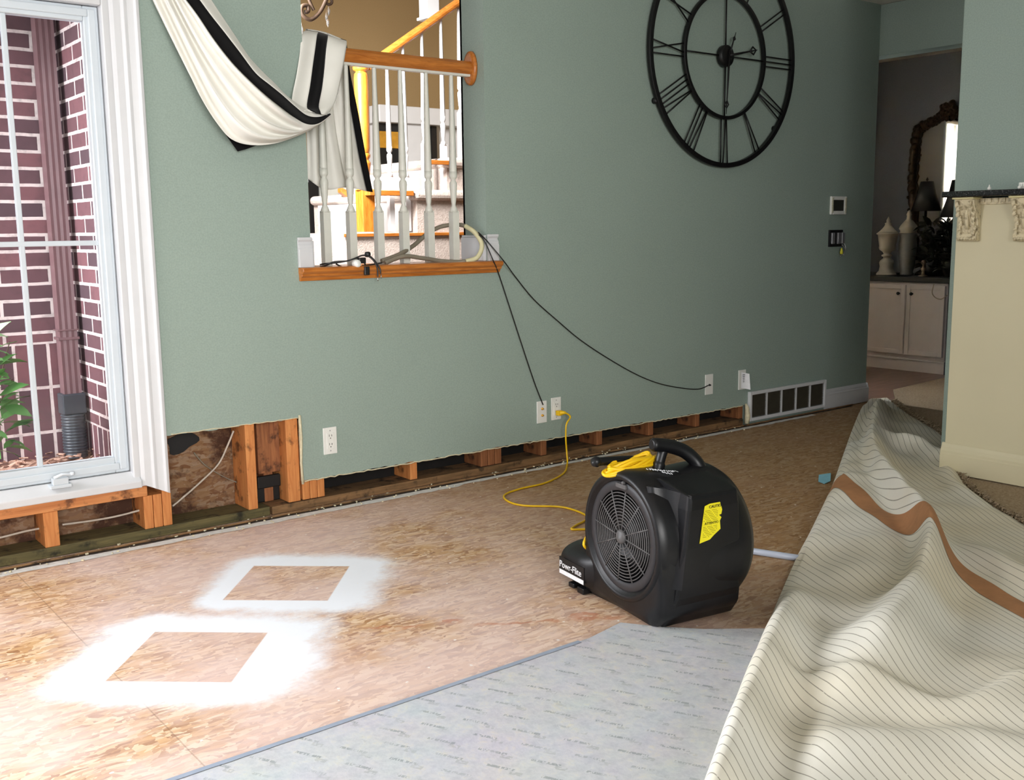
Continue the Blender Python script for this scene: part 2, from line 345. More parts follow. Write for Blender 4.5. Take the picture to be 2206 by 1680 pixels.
# ---------------------------------------------------------------- mesh builder
class MB:
    def __init__(s): s.bm = bmesh.new()
    def faces(s, vs, fs, mi=0):
        v = [s.bm.verts.new(p) for p in vs]
        out = []
        for f in fs:
            try:
                fc = s.bm.faces.new([v[i] for i in f]); fc.material_index = mi; out.append(fc)
            except ValueError: pass
        return s
    def box(s, x0, x1, y0, y1, z0, z1, M4=None, mi=0):
        vs = [Vector((x, y, z)) for z in (z0, z1) for y in (y0, y1) for x in (x0, x1)]
        if M4 is not None: vs = [M4 @ v for v in vs]
        return s.faces(vs, [(0, 2, 3, 1), (4, 5, 7, 6), (0, 1, 5, 4), (2, 6, 7, 3), (0, 4, 6, 2), (1, 3, 7, 5)], mi)
    def prism(s, pts, vec, mi=0):
        """polygon (list of Vector) extruded by vec"""
        n = len(pts); vec = Vector(vec); vs = [Vector(p) for p in pts]+[Vector(p)+vec for p in pts]
        fs = [tuple(range(n))[::-1], tuple(range(n, 2*n))]+[(i, (i+1) % n, n+(i+1) % n, n+i) for i in range(n)]
        return s.faces(vs, fs, mi)
    def tube(s, pts, r, seg=8, cap=True, mi=0, sx=1.0):
        pts = [Vector(p) for p in pts]; n = len(pts); rr = r if isinstance(r, (list, tuple)) else [r]*n
        rings = []; ref = None
        for i, p in enumerate(pts):
            t = (pts[min(i+1, n-1)]-pts[max(i-1, 0)]).normalized()
            if ref is None: ref = Vector((0, 0, 1)) if abs(t.z) < .9 else Vector((1, 0, 0))
            a = t.cross(ref); 
            if a.length < 1e-6: a = t.orthogonal()
            a.normalize(); b = a.cross(t).normalized(); ref = b
            rings.append([s.bm.verts.new(p+(a*math.cos(2*PI*k/seg)*sx+b*math.sin(2*PI*k/seg))*rr[i]) for k in range(seg)])
        for i in range(n-1):
            for k in range(seg):
                f = s.bm.faces.new((rings[i][k], rings[i][(k+1) % seg], rings[i+1][(k+1) % seg], rings[i+1][k])); f.smooth = True; f.material_index = mi
        if cap:
            for rg, rev in ((rings[0], False), (rings[-1], True)):
                try: f = s.bm.faces.new(rg[::-1] if rev else rg); f.material_index = mi
                except ValueError: pass
        return s
    def lathe(s, prof, o=(0, 0, 0), axis='z', seg=24, M4=None, flute=0, mi=0):
        """prof: (radius, height) pairs"""
        o = Vector(o); rings = []
        for (r, h) in prof:
            ring = []
            for k in range(seg):
                a = 2*PI*k/seg; rr = r
                if axis == 'z': p = Vector((rr*math.cos(a), rr*math.sin(a), h))
                elif axis == 'x': p = Vector((h, rr*math.cos(a), rr*math.sin(a)))
                else: p = Vector((rr*math.cos(a), h, rr*math.sin(a)))
                p += o
                if M4 is not None: p = M4 @ p
                ring.append(s.bm.verts.new(p))
            rings.append(ring)
        for i in range(len(rings)-1):
            for k in range(seg):
                f = s.bm.faces.new((rings[i][k], rings[i][(k+1) % seg], rings[i+1][(k+1) % seg], rings[i+1][k])); f.smooth = True; f.material_index = mi
        for rg in (rings[0], rings[-1]):
            try: f = s.bm.faces.new(rg); f.material_index = mi
            except ValueError: pass
        return s
    def grid(s, P, mi=0, smooth=True, uv=None):
        """P[i][j] points"""
        V_ = [[s.bm.verts.new(p) for p in row] for row in P]
        for i in range(len(P)-1):
            for j in range(len(P[0])-1):
                f = s.bm.faces.new((V_[i][j], V_[i+1][j], V_[i+1][j+1], V_[i][j+1])); f.smooth = smooth; f.material_index = mi
        return s
    def build(s, name, mat, parent=None, bevel=0, smooth=None, loc=None, segs=2, recalc=True):
        if recalc: bmesh.ops.recalc_face_normals(s.bm, faces=s.bm.faces)
        me = bpy.data.meshes.new(name); 
        if loc is not None:
            for v in s.bm.verts: v.co -= Vector(loc)
        s.bm.to_mesh(me); s.bm.free()
        for mt in (mat if isinstance(mat, (list, tuple)) else [mat]): me.materials.append(mt)
        o = bpy.data.objects.new(name, me); C.objects.link(o)
        if loc is not None: o.location = loc
        if parent is not None:
            o.parent = parent
            if loc is None: o.location = (0, 0, 0)
        if bevel:
            b = o.modifiers.new('bevel', 'BEVEL'); b.width = bevel; b.segments = segs; b.limit_method = 'ANGLE'; b.angle_limit = .6
        if smooth:
            for p in me.polygons: p.use_smooth = True
        return o
def tag(o, label=None, cat=None, group=None, kind=None):
    if label: o['label'] = label
    if cat: o['category'] = cat
    if group: o['group'] = group
    if kind: o['kind'] = kind
    return o
def thing(name, label, cat, loc=(0, 0, 0), rz=0, group=None):
    o = bpy.data.objects.new(name, None); C.objects.link(o); o.location = loc; o.rotation_euler = (0, 0, rz); o.empty_display_size = .05
    return tag(o, label, cat, group)
def struct(o, label=None, cat=None): o['kind'] = 'structure'; return tag(o, label, cat)
def cat(pts, n=8, closed=False):
    """Catmull-Rom through points"""
    P = [Vector(p) for p in pts]; out = []
    N = len(P)
    for i in range(N-1):
        p0 = P[max(i-1, 0)]; p1 = P[i]; p2 = P[i+1]; p3 = P[min(i+2, N-1)]
        for k in range(n):
            t = k/n
            out.append(.5*((2*p1)+(-p0+p2)*t+(2*p0-5*p1+4*p2-p3)*t*t+(-p0+3*p1-3*p2+p3)*t**3))
    out.append(P[-1]); return out

# ================================================================ SETTING
X_END = 5.83            # where the sage wall stops
Y0d, Y1d = 3.77, 3.783  # drywall
Y_IN = 3.932; Y_BK = 3.945
def slab(mb, x0, x1, z0, z1, holes, y0, y1, edge_mi=1):
    xs = sorted({x0, x1, *[h[0] for h in holes], *[h[1] for h in holes]}); zs = sorted({z0, z1, *[h[2] for h in holes], *[h[3] for h in holes]})
    xs = [v for v in xs if x0 <= v <= x1]; zs = [v for v in zs if z0 <= v <= z1]
    def solid(i, j):
        if i < 0 or j < 0 or i >= len(xs)-1 or j >= len(zs)-1: return False
        cx, cz = (xs[i]+xs[i+1])/2, (zs[j]+zs[j+1])/2
        return not any(h[0] < cx < h[1] and h[2] < cz < h[3] for h in holes)
    for i in range(len(xs)-1):
        for j in range(len(zs)-1):
            if not solid(i, j): continue
            a, b, c, d = xs[i], xs[i+1], zs[j], zs[j+1]
            mb.faces([(a, y0, c), (b, y0, c), (b, y0, d), (a, y0, d)], [(0, 1, 2, 3)]); mb.faces([(a, y1, c), (a, y1, d), (b, y1, d), (b, y1, c)], [(0, 1, 2, 3)])
            if not solid(i-1, j): mb.faces([(a, y0, c), (a, y0, d), (a, y1, d), (a, y1, c)], [(0, 1, 2, 3)], edge_mi)
            if not solid(i+1, j): mb.faces([(b, y0, c), (b, y1, c), (b, y1, d), (b, y0, d)], [(0, 1, 2, 3)], edge_mi)
            if not solid(i, j-1): mb.faces([(a, y0, c), (a, y1, c), (b, y1, c), (b, y0, c)], [(0, 1, 2, 3)], edge_mi)
            if not solid(i, j+1): mb.faces([(a, y0, d), (b, y0, d), (b, y1, d), (a, y1, d)], [(0, 1, 2, 3)], edge_mi)
OX0, OX1, OZ0 = 1.943, 2.817, .955   # stair-hall opening
OZ1 = 2.55
# main sage wall: upper field, then the hand-cut lower field
mb = MB()
ZC = .5
slab(mb, -2.5, X_END, ZC, 3.2, [(-2.0, 1.30, ZC, 1.93), (OX0, OX1, OZ0, OZ1)], Y0d, Y1d, 0)
rnd = random.Random(3)
def cutz(x):
    if x < 1.861: return .384
    if x < 4.635: return .122-.003*(x-1.86)
    return 0.0
xs = [1.30]; 
while xs[-1] < X_END-.001:
    nx = xs[-1]+.03
    for k in (1.861, 4.635, X_END):
        if xs[-1] < k-.0001 < nx: nx = k
    xs.append(min(nx, X_END))
prev = None
for i in range(len(xs)-1):
    a, b = xs[i], xs[i+1]; mid = (a+b)/2; base_ = cutz(mid)
    za = prev if (prev is not None and abs(prev-cutz(mid)) < .03) else base_
    zb = base_+(rnd.uniform(-.0045, .0045) if base_ > 0 else 0)
    mb.faces([(a, Y0d, za), (b, Y0d, zb), (b, Y0d, ZC), (a, Y0d, ZC)], [(0, 1, 2, 3)]); mb.faces([(a, Y1d, za), (b, Y1d, zb), (b, Y1d, ZC), (a, Y1d, ZC)], [(0, 1, 2, 3)])
    mb.faces([(a, Y0d, za), (a, Y1d, za), (b, Y1d, zb), (b, Y0d, zb)], [(0, 1, 2, 3)], 1)
    prev = zb
mb.faces([(1.861, Y0d, .122), (1.861, Y1d, .122), (1.861, Y1d, .384), (1.861, Y0d, .384)], [(0, 1, 2, 3)], 1)
mb.box(-2.5, -2.0, Y0d, Y1d, 0, ZC); mb.box(-2.0, 1.30, Y0d, Y1d, 1.93, 1.94)
# returns at the wall end and the lining of the opening
mb.box(X_END-.013, X_END, Y1d, Y_BK, 0, 3.2)
mb.box(OX1, OX1+.013, Y1d, Y_BK, OZ0, OZ1); mb.box(OX0-.013, OX0, Y1d, Y_BK, OZ0, OZ1)
wall = struct(mb.build('wall_back', [M['sage'], M['gypsum']]), 'sage green drywall with its lower edge cut away')
mb = MB(); slab(mb, 1.335, X_END, 0, 3.2, [(OX0, OX1, OZ0, OZ1), (1.33, 1.93, 0, .6)], Y_IN, Y_BK, 0)
struct(mb.build('wall_stair_side', M['beige']), 'stair hall side of the sage wall')
# torn paper lip under the cut edge
mb = MB(); pts = []
for i in range(140):
    x = 1.87+i*(4.62-1.87)/139; pts.append((x, Y0d-.001+rnd.uniform(-.001, .001), cutz(x)-.001+rnd.uniform(-.003, .003)))
mb.tube(pts, .0028, 5); mb.tube([(1.861, Y0d-.001, .395), (1.864, Y0d-.002, .3), (1.859, Y0d-.001, .2), (1.862, Y0d-.002, .11)], .006, 5)
mb.tube([(1.336+i*.0175, Y0d, .385+rnd.uniform(-.002, .002)) for i in range(31)], .002, 5)
struct(mb.build('trim_torn_drywall_edge', M['gypsum']))

# other walls
mb = MB(); mb.box(-2.62, -2.5, 2.5, 3.9, 0, 3.2); mb.box(-2.62, -2.5, -2.6, .3, 0, 3.2); mb.box(-2.62, -2.5, .3, 2.5, 0, .6); mb.box(-2.62, -2.5, .3, 2.5, 2.6, 3.2)
struct(mb.build('wall_left', M['sage']))
mb = MB(); mb.box(-2.6, -1.9, -2.6, -2.5, 0, 3.2); mb.box(.7, 8, -2.6, -2.5, 0, 3.2); mb.box(-1.9, .7, -2.6, -2.5, 0, .7); mb.box(-1.9, .7, -2.6, -2.5, 2.7, 3.2)
struct(mb.build('wall_front', M['sage']))
mb = MB(); mb.box(4.45, 4.57, -2.5, 2.475, 0, 3.2)
struct(mb.build('wall_right', M['sage'], bevel=.006), 'sage wall behind the cream panelled bar')
mb = MB(); mb.box(-2.6, 5.5, -2.6, 3.95, 3.2, 3.3); struct(mb.build('ceiling', M['ceiling']))
mb = MB(); mb.box(5.5, 8.1, -2.6, 6, 2.44, 2.5); mb.box(5.5, 5.52, -2.6, 3.768, 2.5, 3.3); struct(mb.build('ceiling_hall', M['ceiling']))
mb = MB(); mb.box(X_END, X_END+.14, .5, 3.768, 2.14, 2.438); mb.box(X_END, X_END+.14, 3.768, 3.95, 2.14, 2.438)
struct(mb.build('wall_header', M['sage']), 'dropped header over the hall opening')
mb = MB(); mb.box(7.88, 8.0, -2.5, 6, 0, 2.44); mb.box(5.90, 8, 5.6, 5.7, 0, 2.44); mb.box(5.5, 5.62, 5.6, 5.7, 0, 2.44); mb.box(5.62, 5.90, 5.6, 5.7, 0, .85); mb.box(5.62, 5.90, 5.6, 5.7, 2.12, 2.44)
struct(mb.build('wall_hall_end', M['grey_paint']))
mb = MB(); mb.box(5.0, 8, -2.6, -2.5, 0, 2.5); struct(mb.build('wall_hall_front', M['grey_paint']))
# floors
FLOOR_Y = 3.76
mb = MB(); mb.box(-2.6, 8.0, -2.6, 3.95, -.05, 0); fl = struct(mb.build('floor', M['osb_floor']), 'oriented strand board subfloor with two squares in white overspray')
mb = MB(); mb.box(5.84, 8.0, 3.95, 6, -.05, 0.004); mb.prism([Fp(1924, 843)+Vector((0, 0, .001)), Vector((5.87, 3.58, .001)), Vector((5.845, 3.70, .001)), Vector((5.845, 3.95, .001)), Vector((8, 3.95, .001)), Vector((8, 3.0, .001)), Fp(2060, 811)+Vector((0, 0, .001))], (0, 0, .004))
struct(mb.build('floor_hall', M['floor_wood']), 'brown plank floor of the hall')
# tan carpet still on the floor
cpts = [(5.875, 3.575), (5.70, 3.42), (5.2, 3.0), (4.55, 2.55), (4.1, 2.12), (3.9, 1.9), (3.7, 1.2), (3.0, .2), (4.44, -.4), (4.44, 2.47), (4.9, 2.6), tuple(Fp(2060, 811)[:2]), tuple(Fp(1924, 843)[:2])]
mb = MB(); mb.prism([Vector((x, y, .001)) for x, y in cpts], (0, 0, .012)); bmesh.ops.triangulate(mb.bm, faces=mb.bm.faces)
struct(mb.build('floor_carpet', M['tan_carpet']), 'tan carpet still lying in front of the cream bar')
# pale residue strip along the wall (tack strip line)
mb = MB(); top, bot = [], []
for i in range(120):
    x = -.5+i*(5.2+.5)/119; bot.append(Vector((x, 3.676+rnd.uniform(-.006, .006)+.012*(x > 2.6), .0012))); top.append(Vector((x, 3.722+rnd.uniform(-.004, .004), .0012)))
mb.grid([bot, top], smooth=False); struct(mb.build('trim_pale_strip', plain('dried_mortar', (214, 212, 206), .9, .12, 40)), 'pale strip on the subfloor along the wall')
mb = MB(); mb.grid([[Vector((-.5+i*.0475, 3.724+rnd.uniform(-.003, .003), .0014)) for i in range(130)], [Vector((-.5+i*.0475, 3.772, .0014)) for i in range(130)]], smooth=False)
struct(mb.build('trim_dark_gap', plain('dark_gap_brown', (50, 40, 30), .95, .5, 60)), 'dark dirty gap at the foot of the wall')  # dark brown strip laid on the floor where the gap runs
mb = MB(); mb.tube([(-.5+i*.05, 3.742+rnd.uniform(-.003, .003), .006+rnd.uniform(-.001, .001)) for i in range(124)], .005, 5)
struct(mb.build('trim_splinter_strip', M['plate']))

# ---------------- exposed framing
tagn = dict(g='studs bared behind the cut drywall')
def stud(x0, x1, z0, z1, mat, label, y0=Y1d+.001, y1=Y_IN-.012, tilt=0):
    mb = MB(); mb.box(x0, x1, y0, y1, z0, z1)
    return tag(mb.build('wall_stud', M[mat], bevel=.003, loc=((x0+x1)/2, y0, z0)), label, 'stud', tagn['g'])
PZ = .038
mb = MB(); mb.box(-2.0, 1.72, Y1d-.002, Y_IN-.012, .001, PZ); tag(mb.build('bottom_plate', M['olive_plate'], bevel=.003), 'dark olive stained bottom plate under the window and the tall cutout', 'lumber')
mb = MB(); mb.box(1.73, 4.64, Y1d-.002, Y_IN-.012, .001, PZ-.003); tag(mb.build('bottom_plate', M['plate'], bevel=.003), 'brown bottom plate running under the long low cutout', 'lumber')
stud(.455, .50, PZ, .165, 'stud', 'short stud under the window sill, leftmost')
stud(.872, .922, PZ, .165, 'stud', 'short orange pine stud standing alone under the window')
stud(1.222, 1.256, PZ, .165, 'stud', 'leftmost of the three short studs bundled below the window corner')
stud(1.258, 1.290, PZ, .165, 'stud', 'middle of the three short studs bundled below the window corner')
stud(1.292, 1.326, PZ, .62, 'stud', 'rightmost of the three studs bundled below the window corner')
stud(1.632, 1.672, PZ, .62, 'stud', 'bright pine stud standing in the middle of the tall cutout')
stud(1.735, 1.775, PZ, .62, 'stud_dark', 'darker stud set back near the right side of the tall cutout', y0=3.86, y1=3.92)
stud(1.805, 1.858, PZ, .62, 'stud', 'wide orange stud at the right edge of the tall cutout')
for k, w in enumerate(('leftmost', 'middle', 'rightmost')):
    stud(1.868+k*.034, 1.900+k*.034, PZ, .30, 'stud', w+' of three short studs packed right of the tall cutout')
stud(2.388, 2.425, PZ, .3, 'stud', 'single stud between the two widest black bays')
for k, w in enumerate(('leftmost', 'middle', 'rightmost')):
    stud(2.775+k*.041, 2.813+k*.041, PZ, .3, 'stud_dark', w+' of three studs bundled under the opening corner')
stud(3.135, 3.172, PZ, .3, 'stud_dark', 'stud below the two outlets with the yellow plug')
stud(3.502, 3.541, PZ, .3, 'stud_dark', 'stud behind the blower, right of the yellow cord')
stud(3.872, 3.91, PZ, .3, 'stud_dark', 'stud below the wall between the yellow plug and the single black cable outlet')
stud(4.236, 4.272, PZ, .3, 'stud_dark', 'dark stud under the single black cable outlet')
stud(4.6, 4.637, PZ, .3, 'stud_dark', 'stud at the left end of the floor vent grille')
# lumber under window
mb = MB(); mb.box(-2.0, 1.238, Y1d-.004, Y_IN-.012, .166, .204); tag(mb.build('rough_sill', M['sill_wood'], bevel=.003), 'orange pine rough sill board lying under the white window', 'lumber')
mb = MB(); mb.box(-2.0, 1.24, Y_IN-.011, Y_IN, 0, .2); mb.box(1.24, 1.93, Y_IN-.011, Y_IN, 0, .62)
struct(mb.build('wall_sheathing', M['osb_wall']), 'dark stained sheathing behind the studs')
mb = MB(); mb.box(1.676, 1.804, 3.862, 3.90, PZ, .14); mb.box(1.70, 1.80, 3.84, 3.86, .10, .15)
tag(mb.build('blocking', M['black'], bevel=.004), 'blackened wood block low in the tall cutout', 'lumber')
mb = MB(); mb.box(1.71, 1.868, 3.85, 3.918, .16, .62); tag(mb.build('backing_board', M['stud_dark'], bevel=.002), 'brown board behind the right part of the tall cutout', 'lumber')
mb = MB(); mb.tube(cat([(1.36, 3.9, .33), (1.42, 3.88, .31), (1.44, 3.87, .25), (1.39, 3.89, .24), (1.36, 3.9, .28)], 6), .02, 8)
mb = MB(); ang_ = [2*PI*k/22 for k in range(22)]; mb.prism([Vector((1.425+.062*math.cos(a)*(1+.25*math.sin(3*a+1)), 3.917, .318+.040*math.sin(a)*(1+.3*math.sin(2*a)))) for a in ang_], (0, .004, 0)); tag(mb.build('black_mold_patch', M['black'], bevel=.001), 'irregular black patch on the sheathing at the upper left of the tall cutout', 'patch')  # mold stain on the sheathing, modelled as a thin flat patch
mb = MB(); mb.box(1.93, 4.66, Y_IN-.006, Y_IN-.001, 0, .5); struct(mb.build('wall_cavity_shade', plain('black_cavity_shade', (20, 17, 15), .95, .5, 12)), 'black paper at the back of the low bays')  # black sheet stands in for the unlit depth of the bays
def cable(name, pts, r, mat, label, cat_='cable', n=8, seg=6):
    mb = MB(); P = cat(pts, n); mb.tube(P, r, seg); return tag(mb.build(name, M[mat], loc=P[0]), label, cat_)
cable('wall_wire', [Wp(503, 928, 3.85), Wp(490, 960, 3.86), Wp(470, 1000, 3.87), Wp(430, 1040, 3.86), Wp(390, 1075, 3.84), Wp(372, 1090, 3.83)], .004, 'cable_white', 'white electrical wire sagging diagonally across the tall cutout', 'wire')
cable('wall_wire', [Wp(418, 975, 3.90), Wp(440, 1000, 3.90), Wp(470, 1020, 3.90), Wp(500, 1035, 3.90), Wp(530, 1045, 3.88)], .0025, 'hose', 'thin brown wire running from the black patch to the middle stud', 'wire')
cable('wall_wire', [Wp(-60, 1172, 3.84), Wp(0, 1158, 3.84), Wp(60, 1143, 3.85), Wp(100, 1136, 3.86)], .004, 'cable_white', 'white wire in the left bay under the window', 'wire')
cable('wall_wire', [Wp(134, 1130, 3.85), Wp(200, 1121, 3.86), Wp(250, 1112, 3.86), Wp(301, 1099, 3.84)], .004, 'cable_white', 'white wire stretched across the bay right of the lone window stud', 'wire')
# debris in the bays
mb = MB()
for i in range(260):
    x = rnd.uniform(.3, 4.6); y = rnd.choice([rnd.uniform(3.73, 3.775), rnd.uniform(3.66, 3.75)]); z = .003; s = rnd.uniform(.0015, .005)
    mb.box(-s, s, -s*.6, s*.6, 0, s, Matrix.Translation((x, y, z)) @ Matrix.Rotation(rnd.uniform(0, 3), 4, 'Z'))
tag(mb.build('plaster_crumbs', M['gypsum']), 'plaster crumbs scattered along the foot of the wall', 'debris', kind='stuff')

# ---------------- window
win = struct(bpy.data.objects.new('window_1', None), 'tall white window with brick view'); C.objects.link(win)
GY = 3.83
def frame(mb, x0, x1, z0, z1, w, y0, y1, wb=None, wt=None):
    wb = w if wb is None else wb; wt = w if wt is None else wt
    mb.box(x0, x0+w, y0, y1, z0, z1); mb.box(x1-w, x1, y0, y1, z0, z1); mb.box(x0+w, x1-w, y0, y1, z0, z0+wb); mb.box(x0+w, x1-w, y0, y1, z1-wt, z1)
mb = MB()
# casing moulding, stepped profile swept up the side (its foot cut on the slant) and over the head
prof = [(0, 0), (0, .022), (.012, .026), (.018, .018), (.040, .014), (.052, .017), (.060, .010), (.085, .008), (.092, .004), (.098, 0)]
def casing_side(xo, sgn):
    # xo = outer edge
    lo = [Vector((xo-sgn*u, Y0d-.0005-v, .170+(.047*(u/.098)))) for u, v in prof]; hi = [Vector((xo-sgn*u, Y0d-.0005-v, 2.02-u)) for u, v in prof]
    mb.grid([lo, hi], smooth=False); mb.faces(lo, [tuple(range(len(lo)))])
casing_side(1.312, 1)
mb.grid([[Vector((-2.0+u, Y0d-.0005-v, 2.02-u)) for u, v in prof], [Vector((1.312-u, Y0d-.0005-v, 2.02-u)) for u, v in prof]], smooth=False)
mb.build('window_casing', M['white'], win, bevel=.002)
mb = MB()
# main frame with deep jamb
mb.box(1.19, 1.25, 3.772, 3.93, .206, 1.95); mb.box(-2.0, 1.19, 3.772, 3.93, 1.90, 1.93); mb.box(-2.0, -1.98, 3.772, 3.93, .222, 1.93)
mb.prism([Vector((-2.0, 3.755, .206)), Vector((-2.0, 3.93, .206)), Vector((-2.0, 3.93, .262)), Vector((-2.0, 3.80, .262)), Vector((-2.0, 3.755, .232))], (3.214, 0, 0))
mb.box(.555, .585, 3.79, 3.93, .26, 1.90); [mb.box(a, a+.03, 3.79, 3.93, .26, 1.90) for a in (-.09, -.735, -1.38)]
mb.build('window_frame', M['white'], win, bevel=.004)
for k, (a, b) in enumerate(((.585, 1.19), (-.06, .555), (-.705, -.09), (-1.35, -.735), (-1.98, -1.38))):
    mb = MB(); frame(mb, a+.002, b-.002, .264, 1.898, .05, GY-.022, GY+.022, wb=.058)
    frame(mb, a+.012, b-.012, .275, 1.888, .026, GY-.03, GY-.0215)
    sash = mb.build('sash', M['vinyl'], win, bevel=.004)
    mb = MB(); mx_ = (a+b)/2; mb.box(mx_-.009, mx_+.009, GY-.008, GY+.008, .32, 1.85); mb.box(a+.05, b-.05, GY-.0085, GY+.0085, 1.096-.009, 1.096+.009); mb.build('muntin', M['vinyl'], sash, bevel=.003)
    mb = MB(); mb.box(a+.05, b-.05, GY-.0015, GY+.0015, .32, 1.85); mb.build('pane', M['glass'], sash)
mb = MB(); c0 = Wp(128, 1030, 3.775)
mb.box(c0.x-.035, c0.x+.035, 3.755, 3.80, .250, .262)
mb.box(c0.x-.026, c0.x+.026, 3.757, 3.785, .262, .285); mb.tube([(c0.x-.02, 3.765, .287), (c0.x+.005, 3.752, .30), (c0.x+.035, 3.75, .296)], [.007, .006, .005], 8)
mb.lathe([(.0, -.006), (.009, -.004), (.009, .006), (0, .008)], (c0.x+.038, 3.75, .297), 'z', 12)
mb.build('crank_handle', M['vinyl'], win, bevel=.003)

# ---------------- outside: brick wing, downspout, drain, shrub, mulch
BY = 4.85; BX = 1.325
mb = MB(); mb.box(-3, BX+.1, BY, BY+.1, -.3, 3.6); struct(mb.build('wall_outside_brick', M['brick_x']), 'purple brown brick wall seen through the window')
mb = MB(); mb.box(BX, BX+.1, 3.95, BY, -.3, 3.6); struct(mb.build('wall_outside_return', M['brick_y']), 'brick return wall right of the downspout')
GZ = .17
mb = MB(); P = [[Vector((-3+i*.06, 3.95+j*.06, GZ-.03+.02*math.sin(i*1.3+j)*math.cos(j*.9)+rnd.uniform(-.01, .01))) for j in range(16)] for i in range(74)]
mb.grid(P); struct(mb.build('floor_outside_mulch', M['mulch']), 'bark mulch bed outside the window')
mb = MB()
for i in range(500):
    x = rnd.uniform(.3, 1.36); y = rnd.uniform(4.0, 4.84); s = rnd.uniform(.008, .022)
    mb.box(-s, s, -s*.35, s*.35, -.002, .002, Matrix.Translation((x, y, GZ-.015+rnd.uniform(0, .02))) @ Matrix.Rotation(rnd.uniform(0, 3), 4, 'Z') @ Matrix.Rotation(rnd.uniform(-.5, .5), 4, 'X'))
tag(mb.build('wood_chips', M['mulch']), 'loose wood chips on the bed outside the window', 'mulch', kind='stuff')
DY = 4.79
d0 = Wp(127, 25, DY); d1 = Wp(183, 850, DY); dx = 1.262
ds = thing('downspout', 'brown metal downspout on the brick wall outside the window', 'downspout', (dx, DY, GZ))
mb = MB(); w_ = .036; prof_ = []
for i in range(7):
    t = -w_+i*2*w_/6; prof_.append((t, -.038+(.0025 if i % 2 else 0)))
poly = [Vector((x, y, .23)) for x, y in prof_]+[Vector((w_, .03, .23)), Vector((-w_, .03, .23))]
mb.prism(poly, (0, 0, 3.0)); mb.build('pipe', M['downspout'], ds)
mb = MB(); mb.box(-.045, .045, -.042, .034, .50, .512); mb.box(-.045, .045, -.042, .034, .54, .546); mb.build('joint_band', M['downspout'], ds, bevel=.002)
mb = MB(); mb.box(-.05, .05, -.05, .035, .17, .262); mb.build('drain_adapter', M['drain'], ds, bevel=.006)
mb = MB(); pr = []; 
for i in range(46): pr.append((.051 if i % 3 else .044, -.03+i*.2/45))
mb.lathe(pr, (0, -.005, 0), 'z', 24); mb.build('corrugated_drain', M['drain'], ds)
def leafy(root, n, spread, size, mat_, base=(0, 0, 0), zr=(.1, .8), seed=1, droop=0):
    r = random.Random(seed); mb = MB()
    for i in range(n):
        a = r.uniform(0, 2*PI); rad = spread*math.sqrt(r.random()); z = r.uniform(*zr); s = size*r.uniform(.6, 1.2)
        mt = Matrix.Translation(Vector(base)+Vector((rad*math.cos(a), rad*math.sin(a)*.6, z))) @ Matrix.Rotation(a+r.uniform(-.8, .8), 4, 'Z') @ Matrix.Rotation(r.uniform(-.9, .3)+droop, 4, 'Y') @ Matrix.Rotation(r.uniform(-.7, .7), 4, 'X')
        L = []; 
        for (u, w2, h) in ((0, .02, 0), (.25, .18, .05), (.5, .22, .06), (.75, .14, .02), (1, .0, -.08)):
            L.append([mt @ Vector((u*s, -w2*s, h*s+.02*s)), mt @ Vector((u*s, 0, h*s)), mt @ Vector((u*s, w2*s, h*s+.02*s))])
        mb.grid(L)
    return mb
sh = thing('shrub', 'leafy green shrub growing against the brick outside the window', 'shrub', (.78, 4.42, GZ-.02))
leafy(sh, 120, .15, .11, None, (.0, 0, 0), (.14, .50), 3).build('foliage', M['leaf'], sh)
leafy(sh, 30, .12, .13, None, (-.02, -.06, 0), (.36, .66), 5).build('new_leaves', M['leaf_pale'], sh)
mb = MB(); r_ = random.Random(2)
for i in range(10):
    a = r_.uniform(0, 6.28); q = .18*r_.random(); mb.tube([(0, 0, -.02), (q*.4*math.cos(a), q*.3*math.sin(a), .25), (q*math.cos(a), q*.6*math.sin(a), .5+r_.uniform(-.1, .2))], [.006, .004, .002], 5)
mb.build('stems', M['stem'], sh)

# ================================================================ OPENING: sill, plinths, railing
mb = MB()
prof = [(3.735, .962), (3.728, .968), (3.728, .980), (3.735, .985), (3.96, .985), (3.96, .958), (3.769, .958), (3.769, .932), (3.758, .932), (3.752, .945), (3.742, .950), (3.742, .958)]
mb.prism([Vector((1.885, y, z)) for y, z in prof], (.995, 0, 0)); 
tag(mb.build('ledge', M['oak'], bevel=.002), 'varnished oak ledge under the white balusters of the opening', 'ledge')
def plinth(x0, x1, label):
    mb = MB(); pf = [(0, 0), (.0, .075), (.004, .08), (.004, .092), (.016, .10), (.016, .106), (.007, .118), (.007, .124), (.03, .124), (.03, 0)]
    # outline in (y,z), a touch proud of the wall
    mb.prism([Vector((x0, 3.752+y, .9855+z)) for y, z in [(0, 0), (0, .07), (.004, .078), (.004, .086), (.011, .094), (.011, .100), (.003, .108), (.003, .118), (.0165, .118), (.0165, 0)]], (x1-x0, 0, 0))
    return tag(mb.build('baseboard_block', M['white'], bevel=.0015), label, 'baseboard')
plinth(1.883, 1.943, 'short white baseboard block at the left end of the oak ledge')
plinth(2.817, 2.875, 'short white baseboard block at the right end of the oak ledge')
mb = MB(); mb.box(2.800, 2.8165, 3.77, 3.945, .9855, 1.09); mb.box(2.804, 2.8165, 3.77, 3.945, 1.09, 1.10); tag(mb.build('baseboard_block', M['white'], bevel=.003), 'white baseboard on the right reveal of the opening', 'baseboard')
mb = MB(); mb.box(1.9435, 1.958, 3.77, 3.945, .9855, 1.09); mb.box(1.9435, 1.953, 3.77, 3.945, 1.09, 1.10); tag(mb.build('baseboard_block', M['white'], bevel=.003), 'white baseboard on the left reveal of the opening', 'baseboard')
RY = 3.862
rail = thing('balustrade', 'oak handrail on six white turned balusters in the wall opening', 'railing', (2.38, RY, .985))
